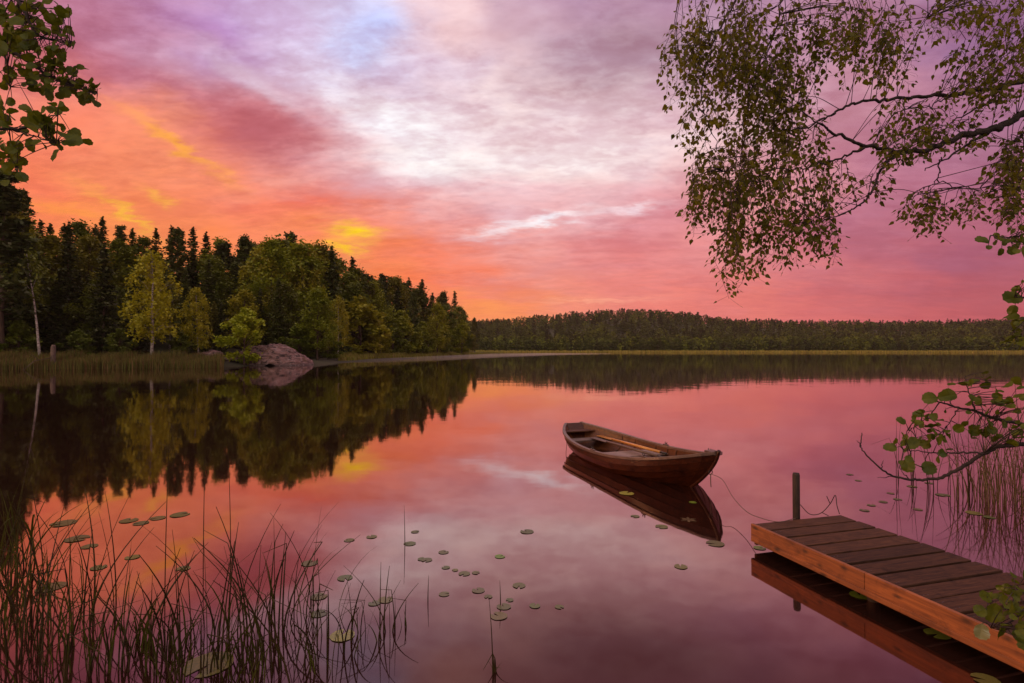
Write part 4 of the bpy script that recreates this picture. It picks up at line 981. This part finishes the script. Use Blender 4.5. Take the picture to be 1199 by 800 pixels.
def hanging_birch():
    random.seed(21)
    root = empty('birch_tree', (7.0, 4.6, .3)); tag(root, 'birch leaning in from the upper right with long hanging leafy twigs', 'tree')
    off = Vector(root.location); samples = []
    b = MB(); tp = [Vector((7.0, 4.6, .0)), Vector((6.9, 4.55, 1.5)), Vector((6.7, 4.5, 3.0)), Vector((6.5, 4.5, 4.6)), Vector((6.45, 4.5, 7.0)), Vector((6.4, 4.6, 10))]
    b.tube([p - off for p in smooth_path(tp, 4)], list(np.linspace(.17, .06, 21)), 10); b.build('trunk', MAT['birch_bark'], root, True)
    def limb(pts, r0, r1):
        q = smooth_path(pts, 7); q = [p + rvec() * .008 for p in q]
        bb = MB(); bb.tube([p - off for p in q], list(np.linspace(r0, r1, len(q))), 6); bb.build('branch', MAT['twig'], root, True)
        samples.extend((p, 1) for p in q)
    T = lambda l, z0, z1: [P(x, y, z0 + (z1 - z0) * i / (len(l) - 1)) for i, (x, y) in enumerate(l)]
    limb([Vector((6.68, 4.5, 3.1)), P(1420, 108, 4.6)] + T([(1280, 112), (1199, 134), (1165, 152), (1130, 158), (1100, 170), (1065, 178), (1025, 173), (992, 164), (970, 153), (958, 143)], 4.7, 4.3), .040, .006)
    limb([Vector((6.6, 4.5, 3.8)), P(1380, 60, 5.0)] + T([(1270, 82), (1199, 96), (1165, 103), (1110, 112), (1075, 113), (1040, 117), (1005, 120), (985, 128), (968, 138), (940, 150), (905, 152)], 5.0, 4.4), .026, .004)
    limb(T([(1058, 178), (1040, 188), (1028, 205), (1022, 222), (1010, 237), (995, 246), (975, 254), (950, 262)], 4.45, 4.2), .012, .003)
    limb(T([(1012, 174), (985, 185), (950, 195), (920, 198), (880, 205)], 4.4, 4.6), .010, .003)
    limb(T([(1168, 151), (1140, 165), (1110, 185), (1080, 199)], 4.65, 4.5), .014, .004)
    limb(T([(1102, 185), (1099, 200), (1095, 213), (1080, 222), (1068, 232)], 4.55, 4.4), .006, .002)
    limb(T([(1096, 210), (1120, 218), (1147, 222), (1160, 232)], 4.55, 4.6), .005, .002)
    limb(T([(963, 147), (935, 128), (915, 108), (905, 90)], 4.35, 4.7), .006, .002)
    limb(T([(1110, 112), (1090, 125), (1060, 128)], 4.7, 4.6), .006, .002); limb(T([(1160, 120), (1130, 135), (1100, 150)], 4.8, 4.9), .010, .003)
    limb([Vector((6.5, 4.5, 4.8))] + T([(1330, -120), (1200, -90), (1050, -60), (950, -40), (870, -30), (800, -10)], 4.8, 4.5), .040, .006)
    limb([Vector((6.5, 4.5, 4.4))] + T([(1300, -60), (1210, -40), (1120, -30), (1040, -25), (960, -18)], 5.1, 4.7), .030, .005)
    limb(T([(1150, -36), (1100, 10), (1085, 22)], 5.0, 4.8), .006, .002); limb(T([(1260, -60), (1225, 20), (1195, 60), (1160, 90)], 5.2, 5.1), .012, .003)
    limb(T([(880, -30), (850, 20), (832, 60), (822, 110), (835, 160), (850, 200)], 4.5, 4.4), .008, .002); limb(T([(930, -40), (905, 40), (880, 100), (870, 160), (868, 215)], 4.6, 4.5), .008, .002)
    limb(T([(1230, 120), (1205, 150), (1190, 165)], 4.6, 4.5), .010, .003)
    # hanging twigs: x range, top y range, bottom y range, number
    GR = [((784, 800), (20, 55), (55, 110), 7), ((798, 826), (-10, 60), (70, 132), 13), ((818, 880), (-20, 60), (70, 150), 26), ((835, 935), (-20, 80), (90, 190), 40), ((870, 945), (60, 130), (140, 215), 24),
          ((812, 850), (110, 150), (150, 200), 9), ((800, 835), (180, 215), (215, 265), 13), ((812, 880), (170, 225), (230, 285), 26), ((840, 872), (230, 270), (280, 325), 10), ((848, 864), (275, 300), (325, 352), 4), ((868, 905), (200, 270), (270, 328), 15), ((860, 930), (150, 210), (205, 270), 24),
          ((910, 945), (235, 265), (275, 322), 12), ((940, 984), (232, 262), (265, 312), 13), ((952, 1000), (175, 215), (215, 252), 12), ((905, 955), (200, 240), (240, 275), 10),
          ((940, 1000), (-20, 40), (45, 108), 20), ((985, 1040), (-20, 40), (40, 95), 15), ((1025, 1070), (-20, 50), (60, 108), 14), ((1085, 1130), (-20, 10), (15, 50), 10), ((1125, 1160), (-20, 10), (10, 40), 9), ((1150, 1205), (-20, 40), (40, 100), 18),
          ((1105, 1165), (76, 112), (100, 140), 15), ((1160, 1205), (60, 120), (90, 130), 14), ((1120, 1205), (40, 70), (70, 100), 9), ((1120, 1200), (150, 170), (165, 190), 6), ((1030, 1100), (112, 165), (140, 195), 26), ((1100, 1150), (130, 155), (155, 175), 8), ((1172, 1208), (150, 195), (190, 265), 20), ((1175, 1205), (200, 235), (240, 285), 9),
          ((1064, 1088), (222, 240), (245, 276), 7), ((1084, 1106), (218, 245), (255, 292), 8), ((1118, 1150), (215, 232), (235, 268), 8), ((1205, 1300), (60, 200), (130, 270), 26), ((1205, 1300), (-40, 60), (40, 130), 14), ((1000, 1030), (190, 225), (215, 240), 5), ((920, 975), (140, 170), (165, 205), 10), ((1030, 1060), (165, 180), (185, 210), 6)]
    tw, lf = MB(), MB()
    for xr, t0, t1, n in GR:
        for i in range(n):
            x = random.uniform(*xr); y0 = random.uniform(*t0); y1 = max(random.uniform(*t1), y0 + 18); z = random.gauss(4.5, .28); z = min(max(z, 3.9), 5.2)
            top, bot = P(x, y0, z), P(x + random.gauss(-4, 9), y1, z + random.gauss(0, .05))
            q = nearest(top, samples)[0]
            dist = (q - top).length
            if dist < 1.2:
                mid = Vector((q.x * .4 + top.x * .6, q.y * .4 + top.y * .6, max(q.z, top.z) * .75 + min(q.z, top.z) * .25)); path = smooth_path([q, mid, top], 4)
                tw.tube([p - off for p in path], list(np.linspace(.0032, .0022, len(path))), 4, cap=False)
            k = max(3, int((top - bot).length / .05)); bow = Vector((random.gauss(0, .05), random.gauss(0, .05), 0)); sw = random.uniform(0, 6.28)
            path = [top.lerp(bot, i / k) + bow * math.sin(math.pi * i / k) + Vector((math.sin(sw + 5 * i / k), math.cos(sw + 4 * i / k), 0)) * .012 * min(1, i) + rvec() * .007 * (1 if i else 0) for i in range(k + 1)]
            tw.tube([p - off for p in path], list(np.linspace(.0022, .0010, k + 1)), 4, cap=False)
            ln = (top - bot).length; m = int(ln / .0205) + 3
            for j in range(m):
                s = (j + random.random()) / m; fi = min(s * k, k - 1e-3); p = path[int(fi)].lerp(path[int(fi) + 1], fi % 1); a = random.uniform(0, 6.28)
                o2 = Vector((math.cos(a), math.sin(a), random.uniform(-.9, .2))); pp = p + o2 * random.choice((.012, .025, .045, .075)) * random.uniform(.7, 1.2)
                d = Vector((o2.x * .6, o2.y * .6, -1 + random.uniform(-.1, .7))); add_leaf(lf, 'birch', pp - off, d, rvec(), random.uniform(.024, .056)); tw.tube([p - off, pp - off], .0009, 3, cap=False)
    lf.add(tw.v, tw.f, 1); lf.build('foliage', [MAT['birch'], MAT['twig']], root)
hanging_birch()

def alder(name, base, label, trunk, branches, clusters, sz, seed, extra=(), z_by=None):
    """a shrub off the frame's edge with leafy branches reaching in; branches and leaf spots carry their own distance"""
    random.seed(seed); root = empty(name, base); off = Vector(base); tag(root, label, 'shrub'); samples = []
    for q, r0, r1 in trunk:
        pth = smooth_path(q, 5); b = MB(); b.tube([p - off for p in pth], list(np.linspace(r0, r1, len(pth))), 8); b.build('trunk', MAT['bark'], root, True); samples += [(p, 1) for p in pth]
    for q, r0, r1 in branches:
        pth = smooth_path(q, 7); b = MB(); b.tube([p - off + rvec() * .002 for p in pth], list(np.linspace(r0, r1, len(pth))), 6); b.build('branch', MAT['twig'], root, True); samples += [(p, 1) for p in pth]
    lf, tw = MB(), MB()
    for px, py, z, n, sp in clusters:
        for i in range(round(n * 1.9)):
            p = P(px + random.gauss(0, sp), py + random.gauss(0, sp * .8), z + random.gauss(0, .07)); q = nearest(p, samples)[0]
            dv = p - q; dist = dv.length
            if dist > .23: continue
            if dist > .03: tw.tube([a - off for a in smooth_path([q, (q + p) / 2 + Vector((0, 0, .03 * dist)), p], 3)], list(np.linspace(.0022, .0012, 7)), 4, cap=False)
            out = (dv.normalized() if dist > .01 else rvec().normalized()) + Vector((0, 0, -.35)) + rvec() * .35
            nr = Vector((random.gauss(0, .8), -.4 + random.gauss(0, .8), .7)); add_leaf(lf, 'alder', p - off, out, nr, sz * random.uniform(.55, 1.25))
    for px, py, z, s, (dx, dy), m in extra:
        p = P(px, py, z); q = nearest(p, samples)[0]
        tw.tube([a - off for a in smooth_path([q, (q + p) / 2 + Vector((0, 0, .01)), p], 3)], list(np.linspace(.0025, .0014, 7)), 4, cap=False)
        add_leaf(lf, 'alder', p - off, Vector((dx, random.uniform(-.3, .3), dy)), Vector((random.gauss(0, .3), -.8, .5)), s, m)
    lf.add(tw.v, tw.f, 2); lf.build('foliage', [MAT['alder'], MAT['alder_pale'], MAT['twig']], root)
T = lambda l, z0, z1: [P(x, y, z0 + (z1 - z0) * i / max(1, len(l) - 1)) for i, (x, y) in enumerate(l)]
# upper left
A0 = Vector((-4.6, 2.7, .3))
alder('alder_tree', A0, 'alder with round green leaves reaching in at the upper left corner',
  [([A0, A0 + Vector((.1, 0, 1.4)), A0 + Vector((.35, .05, 2.6)), A0 + Vector((.5, .1, 4.0))], .09, .04)],
  [([A0 + Vector((.4, .06, 2.7))] + T([(-160, 10), (-60, 30), (0, 55), (30, 70), (60, 90), (90, 102), (114, 110)], 2.75, 2.85), .018, .002),
   ([A0 + Vector((.45, .08, 3.4))] + T([(-100, -60), (-20, -30), (20, 0), (42, 38), (68, 48), (84, 50)], 2.8, 2.8), .014, .002),
   ([A0 + Vector((.38, .05, 2.3))] + T([(-150, 130), (-60, 145), (8, 151), (32, 149), (55, 138), (72, 133)], 2.6, 2.55), .012, .0015),
   (T([(8, 151), (28, 156), (45, 161), (66, 168)], 2.6, 2.5), .004, .0012), (T([(-60, 145), (-30, 175), (0, 190), (20, 196)], 2.6, 2.55), .006, .0015), (T([(0, 55), (10, 80), (12, 102)], 2.75, 2.7), .004, .001)],
  [(10, 8, 2.8, 10, 11), (45, 10, 2.85, 14, 11), (65, 28, 2.8, 10, 9), (30, 35, 2.8, 16, 13), (6, 40, 2.7, 10, 9), (70, 48, 2.8, 10, 7), (48, 62, 2.8, 14, 11), (20, 66, 2.75, 13, 12), (62, 78, 2.8, 12, 9), (82, 96, 2.82, 14, 8), (103, 108, 2.85, 12, 6), (60, 98, 2.8, 9, 9), (10, 92, 2.7, 7, 9), (36, 92, 2.75, 7, 8),
   (40, 138, 2.58, 5, 6), (58, 146, 2.55, 6, 6), (8, 148, 2.6, 7, 7), (15, 165, 2.6, 6, 7), (4, 178, 2.6, 7, 7), (14, 196, 2.55, 8, 8), (45, 148, 2.55, 5, 5), (74, 160, 2.5, 4, 6), (70, 128, 2.5, 4, 4), (55, 160, 2.5, 4, 5), (2, 132, 2.6, 4, 5)],
  .049, 31,
  [(82, 152, 2.5, .062, (.6, -.5), 0), (76, 166, 2.45, .075, (.8, .1), 0), (36, 162, 2.5, .06, (-.1, -.9), 0), (70, 175, 2.45, .065, (-.4, -.7), 0), (10, 22, 2.5, .085, (.6, -.3), 0), (4, 48, 2.45, .075, (-.2, -.8), 0)])
# right side
B0 = Vector((5.0, 2.5, .3))
alder('alder_shrub', B0, 'alder with round green leaves and a bare arching twig at the right edge',
  [([B0, B0 + Vector((-.2, 0, .8)), B0 + Vector((-.35, 0, 1.8)), B0 + Vector((-.4, 0, 3.0))], .07, .025), ([B0 + Vector((0, 0, .1)), B0 + Vector((-.5, -.1, .5)), B0 + Vector((-1.0, -.2, .7))], .04, .02)],
  [([B0 + Vector((-.28, 0, 1.4))] + T([(1330, 525), (1260, 508), (1199, 497), (1165, 490), (1142, 482), (1122, 477), (1100, 471), (1084, 465)], 2.6, 2.75), .014, .002),
   (T([(1142, 482), (1138, 470), (1133, 455), (1130, 441)], 2.68, 2.7), .0045, .0015),
   ([B0 + Vector((-.3, 0, 1.2))] + T([(1300, 515), (1240, 515), (1199, 520), (1170, 523), (1150, 532), (1125, 548), (1100, 560), (1080, 562), (1060, 561), (1040, 555), (1020, 538), (1008, 523), (1010, 507)], 2.55, 2.8), .013, .0022),
   (T([(1009, 522), (1003, 516)], 2.78, 2.78), .003, .001), (T([(1064, 561), (1053, 548)], 2.75, 2.75), .003, .001), (T([(1046, 558), (1028, 560)], 2.75, 2.75), .0025, .001), (T([(1032, 549), (1034, 539)], 2.75, 2.75), .0025, .001),
   (T([(1152, 531), (1125, 530), (1100, 531), (1075, 528), (1058, 527)], 2.55, 2.7), .005, .0015), (T([(1122, 477), (1112, 495), (1100, 508)], 2.7, 2.7), .003, .001), (T([(1100, 471), (1090, 485), (1075, 497), (1062, 505)], 2.72, 2.72), .003, .001),
   ([B0 + Vector((-.38, 0, 2.4))] + T([(1270, 268), (1215, 272), (1185, 278), (1160, 276)], 2.6, 2.7), .008, .0015), ([B0 + Vector((-.36, 0, 2.0))] + T([(1260, 372), (1215, 360), (1200, 350), (1188, 348)], 2.4, 2.4), .008, .0015), (T([(1240, 370), (1210, 385), (1185, 395)], 2.4, 2.45), .005, .0015),
   ([B0 + Vector((-1.0, -.2, .7))] + T([(1300, 735), (1240, 725), (1199, 716), (1175, 712), (1158, 706)], 2.25, 2.3), .010, .002), (T([(1199, 716), (1180, 730), (1160, 735)], 2.25, 2.25), .004, .0015), (T([(1230, 722), (1210, 700), (1190, 690)], 2.25, 2.25), .004, .0015)],
  [(1110, 464, 2.75, 3, 6), (1132, 448, 2.7, 3, 5), (1154, 441, 2.7, 3, 6), (1138, 465, 2.7, 3, 5), (1085, 484, 2.72, 4, 5), (1072, 496, 2.72, 4, 6), (1096, 496, 2.72, 4, 6), (1110, 506, 2.7, 4, 6), (1090, 513, 2.7, 4, 6), (1062, 515, 2.7, 4, 6), (1106, 530, 2.65, 2, 4), (1060, 536, 2.7, 3, 5),
   (1148, 476, 2.65, 3, 6), (1172, 464, 2.6, 6, 8), (1188, 478, 2.55, 9, 9), (1165, 497, 2.6, 5, 8), (1150, 510, 2.6, 4, 7), (1192, 455, 2.5, 5, 7), (1195, 500, 2.5, 8, 9), (1140, 497, 2.65, 3, 6), (1185, 512, 2.5, 5, 8),
   (1170, 280, 2.65, 4, 6), (1188, 284, 2.6, 5, 6), (1198, 270, 2.55, 5, 6), (1196, 288, 2.6, 4, 5), (1200, 335, 2.4, 4, 4), (1195, 375, 2.4, 5, 7), (1196, 392, 2.4, 7, 7), (1184, 396, 2.4, 3, 5),
   (1225, 272, 2.58, 7, 9), (1250, 270, 2.55, 5, 10), (1225, 368, 2.4, 7, 9), (1250, 376, 2.4, 5, 9), (1225, 500, 2.5, 9, 10), (1255, 508, 2.5, 7, 12), (1240, 722, 2.22, 8, 10), (1186, 690, 2.25, 5, 8), (1196, 700, 2.25, 6, 8), (1178, 712, 2.25, 4, 7), (1196, 722, 2.25, 6, 8), (1198, 740, 2.2, 4, 6), (1186, 738, 2.2, 3, 6), (1165, 700, 2.28, 2, 5)],
  .043, 57,
  [(1120, 462, 2.7, .085, (-.9, -.05), 0), (1098, 466, 2.72, .07, (-1, -.1), 0), (1072, 512, 2.7, .07, (-.5, -.6), 0), (1083, 540, 2.7, .07, (.2, -.8), 0), (1064, 538, 2.7, .065, (-.2, -.7), 0), (1050, 524, 2.7, .06, (-1, .0), 0), (1158, 282, 2.65, .062, (-1, .05), 0), (1196, 347, 2.4, .085, (-1, -.25), 0),
   (1166, 706, 2.25, .085, (-.2, -.8), 0), (1160, 700, 2.25, .06, (-1, .2), 0), (1155, 714, 2.25, .05, (-.9, -.3), 0), (1150, 730, 2.2, .065, (-.1, -.9), 1), (1172, 730, 2.2, .075, (.1, -.9), 0), (1184, 742, 2.2, .06, (.9, -.3), 0)])

SC.render.engine = 'CYCLES'
SC.cycles.max_bounces = 6; SC.cycles.diffuse_bounces = 2; SC.cycles.glossy_bounces = 3; SC.cycles.transmission_bounces = 3
SC.cycles.use_denoising = True
SC.cycles.sample_clamp_indirect = 4
